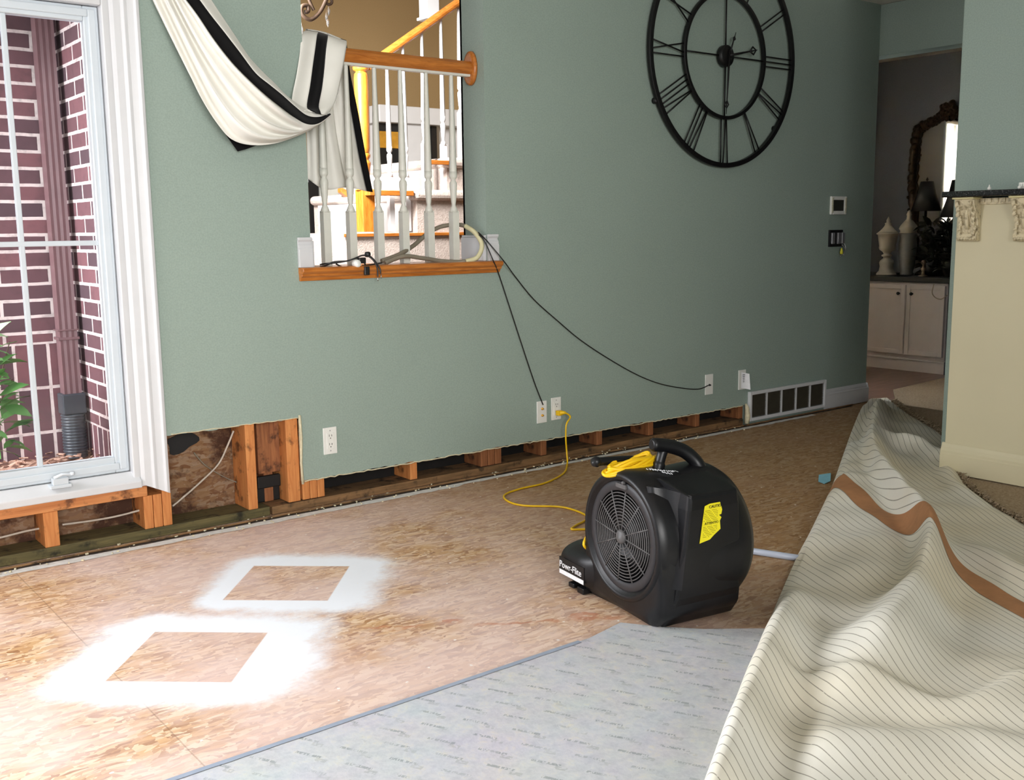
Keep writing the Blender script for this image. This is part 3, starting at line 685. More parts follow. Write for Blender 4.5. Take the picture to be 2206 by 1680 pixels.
mb = MB(); rp = [(-.030, -.018), (-.032, .0), (-.026, .012), (-.014, .024), (0, .028), (.014, .024), (.026, .012), (.032, .0), (.030, -.018), (.018, -.030), (-.018, -.030)]
mb.prism([Vector((-.436, y, .850+z)) for y, z in rp], (.862, 0, 0)); mb.build('handrail', M['oak'], rail, bevel=.002)
mb = MB(); mb.box(-.436, .420, -.014, .014, .810, .822); mb.build('fillet', M['baluster'], rail)
mb = MB(); mb.lathe([(0, .424), (.03, .422), (.045, .418), (.062, .420), (.072, .424), (.074, .430), (.074, .4365)], (0, 0, 0), 'x', 32)
for v in mb.bm.verts: v.co.y *= .62; v.co.z = v.co.z+.848
mb.build('rosette', M['oak'], rail)
bpx = [705, 760, 819, 873, 927, 980]
def baluster_mb(H=.812, sq=.235, w=.0165):
    mb = MB(); mb.box(-w, w, -w, w, 0, sq-.012)
    # chamfered shoulder to the turning
    mb.lathe([(w*1.25, sq-.018), (w*.9, sq), (.0085, sq+.014), (.0115, sq+.03), (.0155, sq+.075), (.0175, sq+.10), (.0165, sq+.112), (.0105, sq+.120), (.0105, sq+.126), (.0160, sq+.132), (.0175, sq+.138), (.0175, sq+.16)], (0, 0, 0), 'z', 16)
    # fluted taper
    seg = 24; rings = []
    for i in range(9):
        t = i/8; R_ = .0170+(.0090-.0170)*t; z = sq+.155+(H-sq-.155)*t
        rings.append([Vector((R_*(1-.14*(k % 2)*(1 if .02 < t < .98 else 0))*math.cos(2*PI*k/seg), R_*(1-.14*(k % 2)*(1 if .02 < t < .98 else 0))*math.sin(2*PI*k/seg), z)) for k in range(seg)]+[])
    for rg in rings: rg.append(rg[0])
    mb.grid(rings)
    return mb
b0 = None
for px in bpx:
    x = Wp(px, 575, RY).x-2.38
    if b0 is None: b0 = baluster_mb().build('baluster', M['baluster'], rail); bo = b0
    else: bo = b0.copy(); C.objects.link(bo); bo.parent = rail
    bo.location = (x, 0, 0.0005)

# ================================================================ STAIR HALL behind the opening
wb0 = Wp(655, 600, 8.0); wb1 = Wp(752, 396, 8.0)
mb = MB(); mb.box(1.5, wb0.x, 8.0, 8.1, 0, 4.2); mb.box(wb1.x, 6.0, 8.0, 8.1, 0, 4.2); mb.box(wb0.x, wb1.x, 8.0, 8.1, wb1.z, 4.2); mb.box(wb0.x, wb1.x, 8.0, 8.1, 0, .2); struct(mb.build('wall_stair_back', M['beige']), 'tan wall at the back of the stair hall')
mb = MB(); mb.box(1.45, 1.5, 3.95, 5.0, 0, 4.2); mb.box(1.45, 1.5, 7.6, 8.1, 0, 4.2); mb.box(1.45, 1.5, 5.0, 7.6, 3.4, 4.2); mb.box(1.45, 1.5, 5.0, 7.6, 0, .3); struct(mb.build('wall_stair_left', M['beige']))
mb = MB(); mb.box(1.45, 6.0, 3.95, 8.1, 4.2, 4.3); struct(mb.build('ceiling_stair', M['ceiling']))
mb = MB(); mb.box(1.45, 5.83, 3.95, 8.0, -.05, 0); struct(mb.build('floor_stair_hall', M['floor_wood']))
mb = MB(); mb.box(5.5, 5.58, 3.96, 8.0, 0, 4.2); struct(mb.build('wall_stair_right', M['beige']))
mb = MB(); mb.box(1.5, 5.7, 3.946, 3.96, 3.2, 4.2); struct(mb.build('wall_stair_upper', M['beige']))
SY = 5.56
land_x = Wp(742, 520, SY-.06).x
lz = Wp(800, 500, SY-.06).z
st = thing('staircase', 'pale carpeted staircase climbing to the right behind the opening', 'staircase', (land_x, SY, 0))
def stp(name, px0, pyt, x1=5.7, thick=.20, y0=SY-.06, bev=.02):
    p = Wp(px0, pyt, y0); mb = MB(); mb.box(p.x-land_x, x1-land_x, y0-SY, 1.3, p.z-thick, p.z)
    return mb.build(name, M['stair_carpet'], st, bevel=bev, segs=3), p
stp('step', 742, 503, thick=lz-.02)
_, p2 = stp('step', 893, 408, thick=.065, y0=SY-.10, bev=.03); mb = MB(); mb.box(p2.x+.04-land_x, 5.7-land_x, -.06, 1.3, lz-.01, p2.z-.06); mb.build('riser', M['stair_carpet'], st)
_, p3 = stp('step', 962, 338, thick=.065, y0=SY-.08, bev=.03); mb = MB(); mb.box(p3.x+.02-land_x, 5.7-land_x, -.05, 1.3, p2.z-.01, p3.z-.06); mb.build('riser', M['stair_carpet'], st)
for (a, b, c, d) in ((795, 890, 411, 421), (927, 966, 346, 354)):
    q0 = Wp(a, d, SY-.09); q1 = Wp(b, c, SY-.09); mb = MB(); mb.box(q0.x-land_x, q1.x-land_x, -.10, -.04, q0.z, q1.z); mb.build('oak_edge', M['oak'], st, bevel=.003)
q0 = Wp(742, 511, SY-.07); q1 = Wp(1000, 503, SY-.07); mb = MB(); mb.box(q0.x-land_x, 5.6-land_x, -.075, -.06, q0.z, q0.z+.02); mb.build('oak_edge', M['oak'], st, bevel=.003)
# white stringer faces beneath steps
q0 = Wp(800, 500, SY+.2); q1 = Wp(1000, 420, SY+.2); mb = MB(); mb.box(q0.x-land_x, p2.x+.06-land_x, .2, .9, lz-.01, p2.z-.075); mb.build('stringer', M['white'], st)
nw = thing('newel_railing', 'orange oak newel post and sloping handrail of the stairs behind the opening', 'railing', (Wp(789, 497, SY).x, SY, lz))
NX = nw.location.x
h = 1.03
mb = MB(); mb.box(-.043, .043, -.043, .043, .001, .255)
mb.lathe([(.055, .25), (.034, .27), (.027, .30), (.036, .36), (.042, .41), (.030, .43), (.040, .445), (.040, .46), (.034, .47)], (0, 0, 0), 'z', 20)
mb.lathe([(.036, .47), (.040, .5), (.044, .9), (.040, .93), (.03, .94), (.046, .95), (.05, .965), (.034, .99), (.046, 1.03), (.03, 1.06), (.0, 1.07)], (0, 0, 0), 'z', 12)
mb.build('newel_post', M['oak_v'], nw, bevel=.003)
ra = Wp(795, 140, SY); rb = Wp(835, 108, SY); rc = Wp(1010, -12, SY); lv = Vector((NX, SY, lz))
mb = MB()
for (A, B) in ((ra-lv, rc-lv),):
    dirn = (B-A)
    mb.prism([A+Vector((0, y, z)) for y, z in rp], dirn+dirn*.8)
mb.build('handrail', M['oak'], nw, bevel=.002)
for px, zb in ((838, lz+.004), (873, lz+.004), (914, p2.z), (955, p2.z), (993, p3.z)):
    q = Wp(px, 300, SY); t = (q.x-ra.x)/(rc.x-ra.x); zt = ra.z+(rc.z-ra.z)*t-.025
    b = baluster_mb(zt-zb, .35 if px < 900 else .30, .017).build('baluster', M['white'], nw); b.location = (q.x-NX, 0, zb-lz)
# upper flight baluster block
q = Wp(925, 38, 6.1); mb = MB(); mb.box(-.05, .05, -.05, .05, 0, .16); mb.box(-.065, .065, -.06, .06, -.02, 0); mb.box(-.02, .02, -.02, .02, .16, .5)
tag(mb.build('upper_railing_post', M['white'], loc=(0, 0, 0), bevel=.004), 'white post foot seen above the sloping handrail', 'post').location = q
# fireplace at the back
FY = 7.7
def FPb(mb, a, b, c, d, y0=FY, y1=FY+.2):
    p = Wp(a, d, y0); q = Wp(b, c, y0); mb.box(p.x, q.x, y0, y1, p.z, q.z)
fpl = thing('fireplace', 'white fireplace surround with black firebox at the back of the stair hall', 'fireplace', (0, 0, 0))
mb = MB(); FPb(mb, 818, 1060, 242, 262, FY-.1); FPb(mb, 876, 912, 262, 520, FY-.05); FPb(mb, 815, 1060, 262, 530, FY+.06, FY+.3); mb.build('surround', M['white'], fpl, bevel=.006)
mb = MB(); FPb(mb, 822, 862, 322, 420, FY-.01, FY+.07); mb.build('firebox', M['black'], fpl)
mb = MB(); FPb(mb, 820, 862, 284, 318, FY-.01, FY+.07); mb.build('brass_hood', M['brass'], fpl)
mb = MB(); FPb(mb, 818, 862, 266, 282, FY-.012, FY+.07); mb.build('dark_lintel', M['dark_slot'], fpl); mb = MB(); FPb(mb, 932, 940, 252, 352, FY-.012, FY+.07); mb.build('dark_upright', M['dark_slot'], fpl)
# bright window left of the stairs, with dark bar
mb = MB(); 
wy = 7.93
for (a, b, c, d) in ((728, 733, 400, 575), (741, 746, 400, 575)):
    p = Wp(a, d, wy); q = Wp(b, c, wy); mb.box(p.x, q.x, wy, wy+.05, 0.1, q.z)
p = Wp(655, 600, wy); q = Wp(775, 395, wy)
mb.box(p.x-.1, q.x, wy, wy+.05, q.z, q.z+.08); 
win2 = struct(bpy.data.objects.new('window_2', None), 'bright sidelight window of the stair hall'); C.objects.link(win2)
mb.build('window_frame', M['white'], win2, bevel=.004)
mb = MB(); a = Wp(673, 600, wy); b = Wp(683, 385, wy); mb.box(a.x, b.x, wy-.02, wy+.02, .1, b.z); mb.build('dark_mullion', M['black'], win2)
mb = MB(); a = Wp(700, 600, wy); b = Wp(727, 400, wy); mb.box(a.x, b.x, wy-.01, wy+.05, .1, b.z); mb.build('side_post', M['baluster'], win2)
a = Wp(735, 414, 6.3); b = Wp(775, 445, 6.3); mb = MB(); mb.prism([a, b, b+Vector((0, 0, .07)), a+Vector((0, 0, .035))], (0, .05, 0)); tag(mb.build('lower_handrail', M['oak'], bevel=.004), 'short piece of orange handrail below the curtain tail', 'handrail')
# chandelier
ch = thing('chandelier', 'dark wrought iron chandelier arm with hanging crystals at the top of the opening', 'chandelier', Wp(655, -30, 4.7))
co_ = ch.location
def CP(px, py, y=4.7): return Wp(px, py, y)-co_
mb = MB()
mb.tube(cat([CP(720, -40), CP(705, -5), CP(690, 25), CP(670, 42), CP(652, 32), CP(650, 15), CP(662, 12), CP(664, 24), CP(657, 26)], 8), .010, 8)
mb.tube(cat([CP(655, -30), CP(668, 5), CP(676, 22)], 8), .008, 8); mb.tube(cat([CP(700, -30), CP(715, 2), CP(708, 10), CP(700, 2)], 8), .007, 8)
mb.build('scroll_arm', plain('rusted_iron', (92, 72, 58), .6, .3, 30), ch)
for (a, b) in ((703, 34), (706, 46), (650, 62), (708, 22)):
    mb = MB(); q = CP(a, b); mb.lathe([(0, -.028), (.006, -.015), (.007, 0), (.001, .018), (0, .03)], tuple(q), 'z', 8); mb.build('crystal_drop', M['crystal'], ch)

# ================================================================ CURTAIN
cur = thing('curtain_scarf', 'cream scarf curtain with black bands swagged from above and looped over the handrail', 'curtain', Vector((2.0, 3.70, 1.8)))
c_o = cur.location
def interp(pts, t):
    n = len(pts)-1; f = t*n; i = min(int(f), n-1); u = f-i
    p0 = pts[max(i-1, 0)]; p1 = pts[i]; p2 = pts[i+1]; p3 = pts[min(i+2, n)]
    return tuple(.5*(2*b+(-a+c)*u+(2*a-5*b+4*c-d)*u*u+(-a+3*b-3*c+d)*u**3) for a, b, c, d in zip(p0, p1, p2, p3))
def cloth_loft(curves, depths, ns, nt, fold, name_w, name_b, black_span, M_w, M_b, seed=0):
    """curves: list of px polylines across the width; depths: y for each; black_span: indices between which the band is black"""
    rr = random.Random(seed)
    rows = []
    for i in range(ns+1):
        s = i/ns; cp = [interp(c, s) for c in curves]; dd = [interp([(d,) for d in dp], s)[0] if isinstance(dp, (list, tuple)) else dp for dp in depths]
        row = []
        nc = len(cp)-1
        for k in range(nc):
            for j in range(nt):
                u = j/nt; f = (k+u)/nc
                px, py = interp(cp, f); y = dd[k]+(dd[k+1]-dd[k])*(u*u*(3-2*u))
                y += fold(s, k+u)
                row.append(Wp(px, py, y)-c_o)
        px, py = cp[-1]; row.append(Wp(px, py, dd[-1]+fold(s, nc))-c_o)
        rows.append(row)
    w = MB(); b = MB(); nc = len(curves)-1
    def sub(a0, a1): return [r[a0:a1+1] for r in rows]
    a = 0
    for k in range(nc):
        tgt = b if k in black_span else w
        tgt.grid(sub(k*nt, (k+1)*nt))
    return w, b
def solid(o, t=.002):
    md = o.modifiers.new('thick', 'SOLIDIFY'); md.thickness = t; md.offset = 0; return o
c0_ = [(322, -14), (358, 60), (398, 140), (436, 215), (470, 268), (500, 300), (540, 312), (590, 309), (640, 293), (680, 273), (712, 250)]
c1_ = [(350, -14), (385, 55), (424, 130), (462, 195), (500, 248), (535, 280), (570, 295), (610, 296), (648, 286), (683, 269), (713, 249)]
c2_ = [(372, -14), (408, 52), (448, 118), (488, 175), (528, 224), (565, 256), (596, 272), (628, 280), (658, 279), (686, 267), (713, 248)]
c3_ = [(390, -14), (425, 32), (460, 84), (500, 135), (540, 176), (575, 208), (605, 232), (632, 252), (660, 267), (686, 266), (713, 247)]
c4_ = [(420, -14), (452, 30), (482, 68), (516, 112), (550, 157), (580, 182), (606, 203), (634, 228), (660, 248), (686, 252), (711, 244)]
c5_ = [(446, -14), (475, 30), (505, 75), (536, 122), (566, 155), (592, 180), (614, 203), (638, 222), (662, 236), (686, 238), (708, 236)]
def fold1(s, k):
    env = math.sin(min(1, s*1.15+.12)*PI)**.5 if s < .99 else .2
    if k < 3: return (-.028*math.sin(k*PI*2.1+1.2*s*3)*env - .012*math.sin(k*7.5+s*9)*env)
    return 0.0
w1, b1 = cloth_loft([c0_, c1_, c2_, c3_, c4_, c5_], [[3.74, 3.70, 3.68, 3.70, 3.72], [3.70, 3.65, 3.62, 3.64, 3.69], [3.69, 3.63, 3.61, 3.63, 3.68], [3.67, 3.61, 3.59, 3.62, 3.68], [3.68, 3.64, 3.62, 3.65, 3.69], [3.72, 3.69, 3.68, 3.69, 3.70]], 60, 10, fold1, '', '', (3,), None, None)
solid(w1.build('swag', M['cloth'], cur, smooth=True)); solid(b1.build('black_band', M['cloth_black'], cur, smooth=True))
mb = MB(); mb.faces([Wp(486, 290, 3.735)-c_o, Wp(512, 326, 3.74)-c_o, Wp(528, 322, 3.735)-c_o, Wp(556, 312, 3.73)-c_o, Wp(520, 305, 3.73)-c_o], [(0, 1, 2, 3, 4)]); solid(mb.build('black_hem_corner', M['cloth_black'], cur))
# panel over the rail, front side
p0_ = [(664, 66), (652, 70), (648, 90), (645, 120), (638, 165), (629, 215), (640, 232), (662, 240)]
p1_ = [(686, 70), (683, 76), (679, 105), (674, 140), (668, 185), (661, 228), (668, 238), (680, 243)]
p2_ = [(706, 76), (706, 81), (702, 110), (699, 145), (694, 188), (687, 227), (690, 240), (692, 246)]
p3_ = [(746, 88), (747, 94), (743, 120), (738, 150), (732, 180), (724, 212), (715, 232), (704, 248)]
def fold2(s, k): return -.006*math.sin(k*5+s*2)*(1 if s > .15 else 0)
w2, b2 = cloth_loft([p0_, p1_, p2_, p3_], [[3.87, 3.79, 3.765, 3.74, 3.69, 3.67]]*2+[[3.87, 3.79, 3.765, 3.74, 3.68, 3.66]]+[[3.87, 3.79, 3.765, 3.75, 3.70, 3.68]], 30, 8, fold2, '', '', (1,), None, None)
solid(w2.build('rail_loop', M['cloth'], cur, smooth=True)); solid(b2.build('black_band', M['cloth_black'], cur, smooth=True))
# tail hanging behind the balusters
q0_ = [(664, 64), (657, 72), (658, 160), (660, 260), (662, 340), (662, 384)]
q1_ = [(686, 68), (684, 76), (685, 170), (690, 270), (696, 345), (700, 408)]
q2_ = [(706, 74), (706, 80), (712, 170), (722, 270), (736, 350), (748, 404)]
q3_ = [(735, 84), (732, 90), (742, 160), (758, 250), (774, 340), (790, 412)]
q4_ = [(746, 87), (747, 95), (754, 155), (772, 245), (786, 325), (803, 414)]
def fold3(s, k): return .014*math.sin(k*6.5+.8)*min(1, s*2) if k < 3.2 else 0
w3, b3 = cloth_loft([q0_, q1_, q2_, q3_, q4_], [[3.87, 3.92, 3.925, 3.93, 3.93]]*5, 30, 8, fold3, '', '', (3,), None, None)
solid(w3.build('tail', M['cloth'], cur, smooth=True)); solid(b3.build('black_band', M['cloth_black'], cur, smooth=True))

# ================================================================ CABLES ON THE LEDGE
def P3(px, py, y): return Wp(px, py, y)
ho = thing('flexible_conduit', 'grey flexible hose looped between the balusters, its cream end at the right', 'hose', P3(830, 560, 3.8))
o_ = ho.location
hp = [P3(822, 562, 3.82), P3(860, 548, 3.83), P3(892, 528, 3.88), P3(920, 504, 3.90), P3(950, 488, 3.90), P3(985, 484, 3.88), P3(1003, 487, 3.84)]
mb = MB(); mb.tube([p-o_ for p in cat(hp, 10)], .0095, 10); hp2 = [P3(830, 566, 3.80), P3(870, 552, 3.80), P3(910, 556, 3.80), P3(950, 562, 3.80), P3(985, 564, 3.79), P3(1003, 563, 3.77)]
mb.tube([p-o_ for p in cat(hp2, 10)], .0095, 10); mb.build('hose', M['hose'], ho)
mb = MB(); mb.tube([p-o_ for p in cat([P3(1003, 487, 3.84), P3(1022, 500, 3.79), P3(1036, 520, 3.765), P3(1037, 538, 3.755), P3(1026, 556, 3.755), P3(1003, 563, 3.77)], 10)], .0105, 12); mb.build('cream_loop', M['hose_cream'], ho)
cb = thing('cable_bundle', 'tangle of black cables with plugs lying on the oak ledge by the curtain tail', 'cables', P3(780, 570, 3.76)); o_ = cb.location
mb = MB()
for pl in ([(690, 570, 3.84), (700, 568, 3.80), (725, 566, 3.78), (755, 560, 3.76), (782, 550, 3.75), (800, 556, 3.74), (812, 575, 3.725), (814, 596, 3.722)],
           [(690, 574, 3.83), (702, 572, 3.80), (720, 564, 3.78), (748, 562, 3.76), (770, 556, 3.75), (785, 566, 3.745), (790, 585, 3.722)],
           [(792, 548, 3.76), (806, 560, 3.74), (818, 578, 3.722), (820, 590, 3.72)], [(724, 568, 3.80), (735, 574, 3.78), (752, 576, 3.75), (775, 574, 3.745)],
           [(780, 572, 3.75), (800, 570, 3.75), (822, 566, 3.79)]):
    mb.tube([P3(*p)-o_ for p in cat(pl, 8)], .0034, 6)
mb.build('black_cables', M['cable_black'], cb)
mb = MB(); q = P3(792, 548, 3.76)-o_; mb.lathe([(0, -.012), (.011, -.01), (.013, 0), (.011, .01), (0, .012)], tuple(q), 'z', 12); q = P3(790, 582, 3.727)-o_; mb.box(q.x-.012, q.x+.012, q.y-.006, q.y+.006, q.z-.02, q.z+.016); q = P3(779, 561, 3.75)-o_; mb.box(q.x-.016, q.x+.016, q.y-.01, q.y+.01, q.z-.012, q.z+.012)
mb.build('plug', M['cable_black'], cb, bevel=.003)
for (a, b) in ((814, 597), (821, 591)):
    mb = MB(); q = P3(a, b, 3.721)-o_; mb.tube([q, q+Vector((0, 0, -.016))], .0022, 6); mb.build('pin', M['chrome'], cb)
mb = MB(); q = P3(768, 568, 3.742); mb.lathe([(0, -.018), (.012, -.017), (.0165, -.009), (.0165, .009), (.012, .017), (0, .018)], tuple(q-o_), 'y', 20); mb.build('white_puck', M['plastic'], cb)
def on_wall(pts, off=.004): return [Wp(a, b, YW-o if False else YW-off) for a, b in pts]
cable('coaxial_cable', [P3(1032, 505, 3.76), P3(1044, 520, 3.752), P3(1062, 560, 3.72)]+on_wall([(1075, 592), (1100, 668), (1125, 745), (1150, 820), (1166, 862), (1170, 872)], .012), .0028, 'cable_black', 'straight thin black cable running down to the outlet left of the yellow plug', 'cable')
cable('coaxial_cable', [P3(1030, 500, 3.76), P3(1050, 520, 3.752), P3(1085, 562, 3.72)]+on_wall([(1110, 596), (1150, 645), (1200, 690), (1250, 732), (1310, 772), (1370, 806), (1420, 826), (1470, 836), (1505, 838), (1526, 830)], .012), .0028, 'cable_black', 'long slack black cable curving down the sage wall to the right outlet', 'cable')

# ================================================================ WALL PLATES
def plate(cx_, cz, w=.062, hh=.112, label='', kind='outlet', name='outlet'):
    t = thing(name, label, 'outlet', (cx_, YW-.0005, cz))
    mb = MB(); mb.box(-w/2, w/2, -.006, 0, -hh/2, hh/2); mb.build('cover_plate', M['plastic'], t, bevel=.002)
    if kind == 'outlet':
        mb = MB(); mb.box(-.0165, .0165, -.0085, -.006, -.033, .033); rc_ = mb.build('receptacle', M['plastic'], t, bevel=.001)
        mb = MB()
        for s in (-1, 1):
            z0 = s*.018; mb.box(-.0068, -.0048, -.0092, -.0084, z0, z0+.009); mb.box(.0048, .0068, -.0092, -.0084, z0, z0+.008); mb.box(-.0018, .0018, -.0092, -.0084, z0-.009, z0-.005)
        mb.build('slots', M['dark_slot'], rc_)
        for s in (-1, 1): mb = MB(); mb.lathe([(0, -.0068), (.0025, -.0066), (.0028, -.006)], (0, 0, s*.042), 'y', 8); mb.build('screw', M['silver'], t)
    elif kind == 'coax':
        for s in (-1, 1):
            mb = MB(); mb.lathe([(0, -.017), (.0038, -.017), (.0042, -.010), (.0062, -.010), (.0062, -.006)], (0, 0, s*.016), 'y', 10); mb.build('connector', M['brass'], t)
    elif kind == 'coax1':
        mb = MB(); mb.lathe([(0, -.016), (.004, -.016), (.0045, -.010), (.0065, -.006)], (0, 0, -.003), 'y', 10); mb.build('connector', M['black_metal'], t)
    elif kind == 'paper':
        mb = MB(); mb.grid([[Vector((-.012+.045*u, -.008-.02*u*u-.01*(1-v)*u, -.045+.09*v-.012*u)) for v in (0, .33, .66, 1)] for u in (0, .33, .66, 1)]); mb.build('paper_note', M['label_white'], t)
        mb = MB()
        for i in range(5): mb.box(-.008+.001*i, .012, -.0145, -.0135, .028-i*.010, .031-i*.010)
        mb.build('handwriting', M['ink'], t)
    return t
plate(1.992, .273, label='white duplex outlet low on the wall right of the tall cutout')
plate(3.128, .257, .060, .106, 'white cable outlet with two connectors left of the yellow plug', 'coax')
plate(3.218, .263, .061, .110, 'white duplex outlet with the yellow cord plugged in', 'outlet')
plate(4.324, .268, .062, .112, 'white outlet plate where the long slack black cable ends', 'coax1')
plate(4.603, .266, .062, .112, 'white outlet plate with a loose paper note beside the vent', 'paper')
# thermostat, open switch box
th = thing('thermostat', 'small cream rope-edged square frame with dark screen high on the wall', 'thermostat', (5.455, YW, 1.24))
mb = MB(); frame(mb, -.078, .078, -.054, .054, .022, -.014, 0); fr_ = mb.build('rope_frame', M['plastic'], th, bevel=.004)
mb = MB(); mb.box(-.056, .056, -.008, -.0005, -.034, .034); mb.build('screen', M['lcd'], th, bevel=.002)
rope_m = plain('worn_ivory', (206, 202, 170), .5, .2, 60)
for s in (-1, 1):
    mb = MB()
    for i in range(14): mb.tube([(s*.067-.008, -.015, -.045+i*.0065), (s*.067+.008, -.016, -.039+i*.0065)], .002, 5)
    mb.build('rope_edge', rope_m, fr_)
sw = thing('switch_box', 'open electrical box with bare switches and dangling wires below the thermostat', 'switch', (5.46, YW, 1.045))
mb = MB(); frame(mb, -.085, .05, -.05, .05, .008, -.010, 0); mb.box(-.077, .042, -.003, -.0005, -.042, .042); mb.build('box', M['black'], sw, bevel=.002)
for x in (-.052, .008, .05): 
    mb = MB(); mb.box(x-.014, x+.014, -.016, -.003, -.034, .034); mb.build('switch', M['silver'], sw, bevel=.003)
mb = MB(); mb.tube(cat([(.05, -.02, -.03), (.055, -.03, -.06), (.03, -.035, -.085), (0, -.03, -.11)], 6), .003, 6); mb.tube(cat([(.03, -.02, -.04), (.05, -.03, -.065), (.02, -.04, -.10)], 6), .003, 6); mb.build('bare_wires', M['silver'], sw)
mb = MB(); mb.lathe([(.008, -.095), (.010, -.085), (.004, -.06), (0, -.058)], (.012, -.03, 0), 'z', 10); mb.build('wire_nut', plain('yellow_nut', (220, 214, 60), .5), sw)
# vent grille
vg = thing('vent_grille', 'cream return air vent grille with five dark sections at the base of the wall', 'vent', (5.02, YW, .105))
mb = MB(); frame(mb, -.362, .362, -.086, .086, .020, -.022, 0); mb.build('grille_frame', M['white'], vg, bevel=.004)
for k in range(1, 5): x = -.342+k*.684/5; mb = MB(); mb.box(x-.004, x+.004, -.018, -.001, -.066, .066); mb.build('divider', M['white'], vg)
mb = MB(); mb.box(-.342, .342, -.002, -.0005, -.066, .066); mb.build('dark_backing', M['dark_slot'], vg)
mb = MB()
for k in range(17): z = -.062+k*.00775; mb.faces([(-.342, -.014, z), (.342, -.014, z), (.342, -.004, z+.005), (-.342, -.004, z+.005)], [(0, 1, 2, 3)])
mb.build('louvers', plain('dusty_louver', (86, 80, 66), .6, .1, 30), vg)
# baseboard right of vent
mb = MB(); pf = [(0, 0), (0, .085), (-.002, .09), (.004, .096), (.004, .106), (.010, .114), (.015, .122), (.015, 0)]
mb.prism([Vector((5.384, YW-.0155+y, .004+z)) for y, z in pf], (X_END-5.384+.014, 0, 0)); mb.prism([Vector((X_END+.0145-y, YW-.014, .004+z)) for y, z in pf], (0, .19, 0))
struct(mb.build('baseboard_right', M['white'], bevel=.0015), 'white baseboard at the right end of the sage wall')
mb = MB(); mb.tube([(4.64, 3.757, .01), (4.645, 3.754, .05), (4.64, 3.755, .10), (4.63, 3.757, .125)], [.013, .016, .012, .006], 7); struct(mb.build('trim_torn_corner', M['gypsum']))

# ================================================================ CLOCK
clk = thing('wall_clock', 'large open black iron wall clock with Roman numerals', 'clock', (4.379, YW-.03, 2.008))
def ring(mb, r0, r1, y0, y1, seg=96):
    rings = [[Vector((r*math.cos(2*PI*k/seg), y, r*math.sin(2*PI*k/seg))) for k in range(seg+1)] for r, y in ((r0, y0), (r1, y0), (r1, y1), (r0, y1), (r0, y0))]
    mb.grid(rings)
mb = MB(); ring(mb, .549, .574, -.010, .012); mb.build('outer_ring', M['black_metal'], clk, bevel=.002)
mb = MB(); ring(mb, .306, .324, -.010, .012); mb.build('inner_ring', M['black_metal'], clk, bevel=.002)
mb = MB(); mb.lathe([(0, -.022), (.045, -.020), (.055, -.012), (.056, .012), (.04, .02), (0, .02)], (0, 0, 0), 'y', 32); mb.build('hub', M['black_metal'], clk)
mb = MB()
for a in (0, 90, 180, 270):
    q = Vector((math.cos(math.radians(a)), 0, math.sin(math.radians(a)))); mb.tube([q*.05, q*.31], .0042, 8)
mb.build('cross_rods', M['black_metal'], clk)
NUM = ['XII', 'I', 'II', 'III', 'IV', 'V', 'VI', 'VII', 'VIII', 'IX', 'X', 'XI']
for hnum in range(12):
    txt = NUM[hnum]; th_ = math.radians(90-30*hnum); rad = Vector((math.cos(th_), 0, math.sin(th_))); tan = Vector((math.sin(th_), 0, -math.cos(th_)))
    wd = {'I': .026, 'V': .05, 'X': .06}; tot = sum(wd[c] for c in txt); u = -tot/2; mb = MB(); r0, r1 = .318, .556
    for c in txt:
        w = wd[c]; cu = u+w/2
        def L(a, b): mb.tube([rad*r0+tan*a, rad*r1+tan*b], .0040, 6)
        if c == 'I': L(cu, cu)
        elif c == 'V': L(cu-.003, cu-w*.36); L(cu+.003, cu+w*.36)
        else: L(cu-w*.38, cu+w*.38); L(cu+w*.38, cu-w*.38)
        u += w
    mb.build('numeral', M['black_metal'], clk)
def hand(ang, L, name, w=.004, diamond=None, tail=.0):
    a = math.radians(ang); d = Vector((math.cos(a), 0, math.sin(a))); n = Vector((-math.sin(a), 0, math.cos(a))); y = Vector((0, -.026, 0)); mb = MB()
    mb.tube([y-d*tail, y+d*L*.5, y+d*L], [w*1.3, w, w*.4], 6)
    if diamond:
        c0, s = diamond; mb.tube([y+d*(c0-s), y+d*c0+n*s*.8, y+d*(c0+s), y+d*c0-n*s*.8, y+d*(c0-s)], w*.8, 6)
    return mb.build(name, M['black_metal'], clk)
hand(12, .23, 'hour_hand', .006, (.195, .025), 0)
hand(267, .30, 'minute_hand', .005, (.25, .018), .03)
hand(68, .13, 'counterweight', .004, (.095, .012), 0)
for a in (322, 207):
    q = Vector((math.cos(math.radians(a))*.566, .012, math.sin(math.radians(a))*.566)); mb = MB(); mb.lathe([(0, -.012), (.016, -.008), (.016, .016), (0, .018)], tuple(q), 'y', 12); mb.build('wall_mount', M['black_metal'], clk)

# ================================================================ PAD AND ROLLED-BACK CARPET
PADZ = .010
pp = [(-1.5, 2.02), (.2, 2.02), (1.84, 2.018), (1.985, 2.045), (2.045, 1.955), (2.13, 1.86), (2.25, 1.765), (2.5, 1.55), (2.8, 1.3), (2.9, -1.0), (-1.5, -1.0)]
mb = MB(); mb.prism([Vector((x, y, .0005)) for x, y in pp], (0, 0, PADZ)); tag(mb.build('carpet_pad', M['pad'], bevel=.004), 'pale grey foam carpet pad with faint printed rows in the foreground', 'carpet pad')
mb = MB(); e0, e1 = [], []
for i in range(70):
    x = -.6+i*(1.80+.6)/69; e0.append(Vector((x, 2.004+rnd.uniform(-.001, .001), PADZ+.0018))); e1.append(Vector((x, 2.032+rnd.uniform(-.0015, .0015)-.012*(x > 1.74)*(x-1.74)/.06, PADZ+.0018 if False else .0035)))
mb.grid([e0, [Vector((p.x, 2.019, PADZ+.0022)) for p in e0], e1], smooth=False); tag(mb.build('duct_tape_strip', M['duct_tape']), 'blue grey tape strip along the edge of the carpet pad', 'tape')

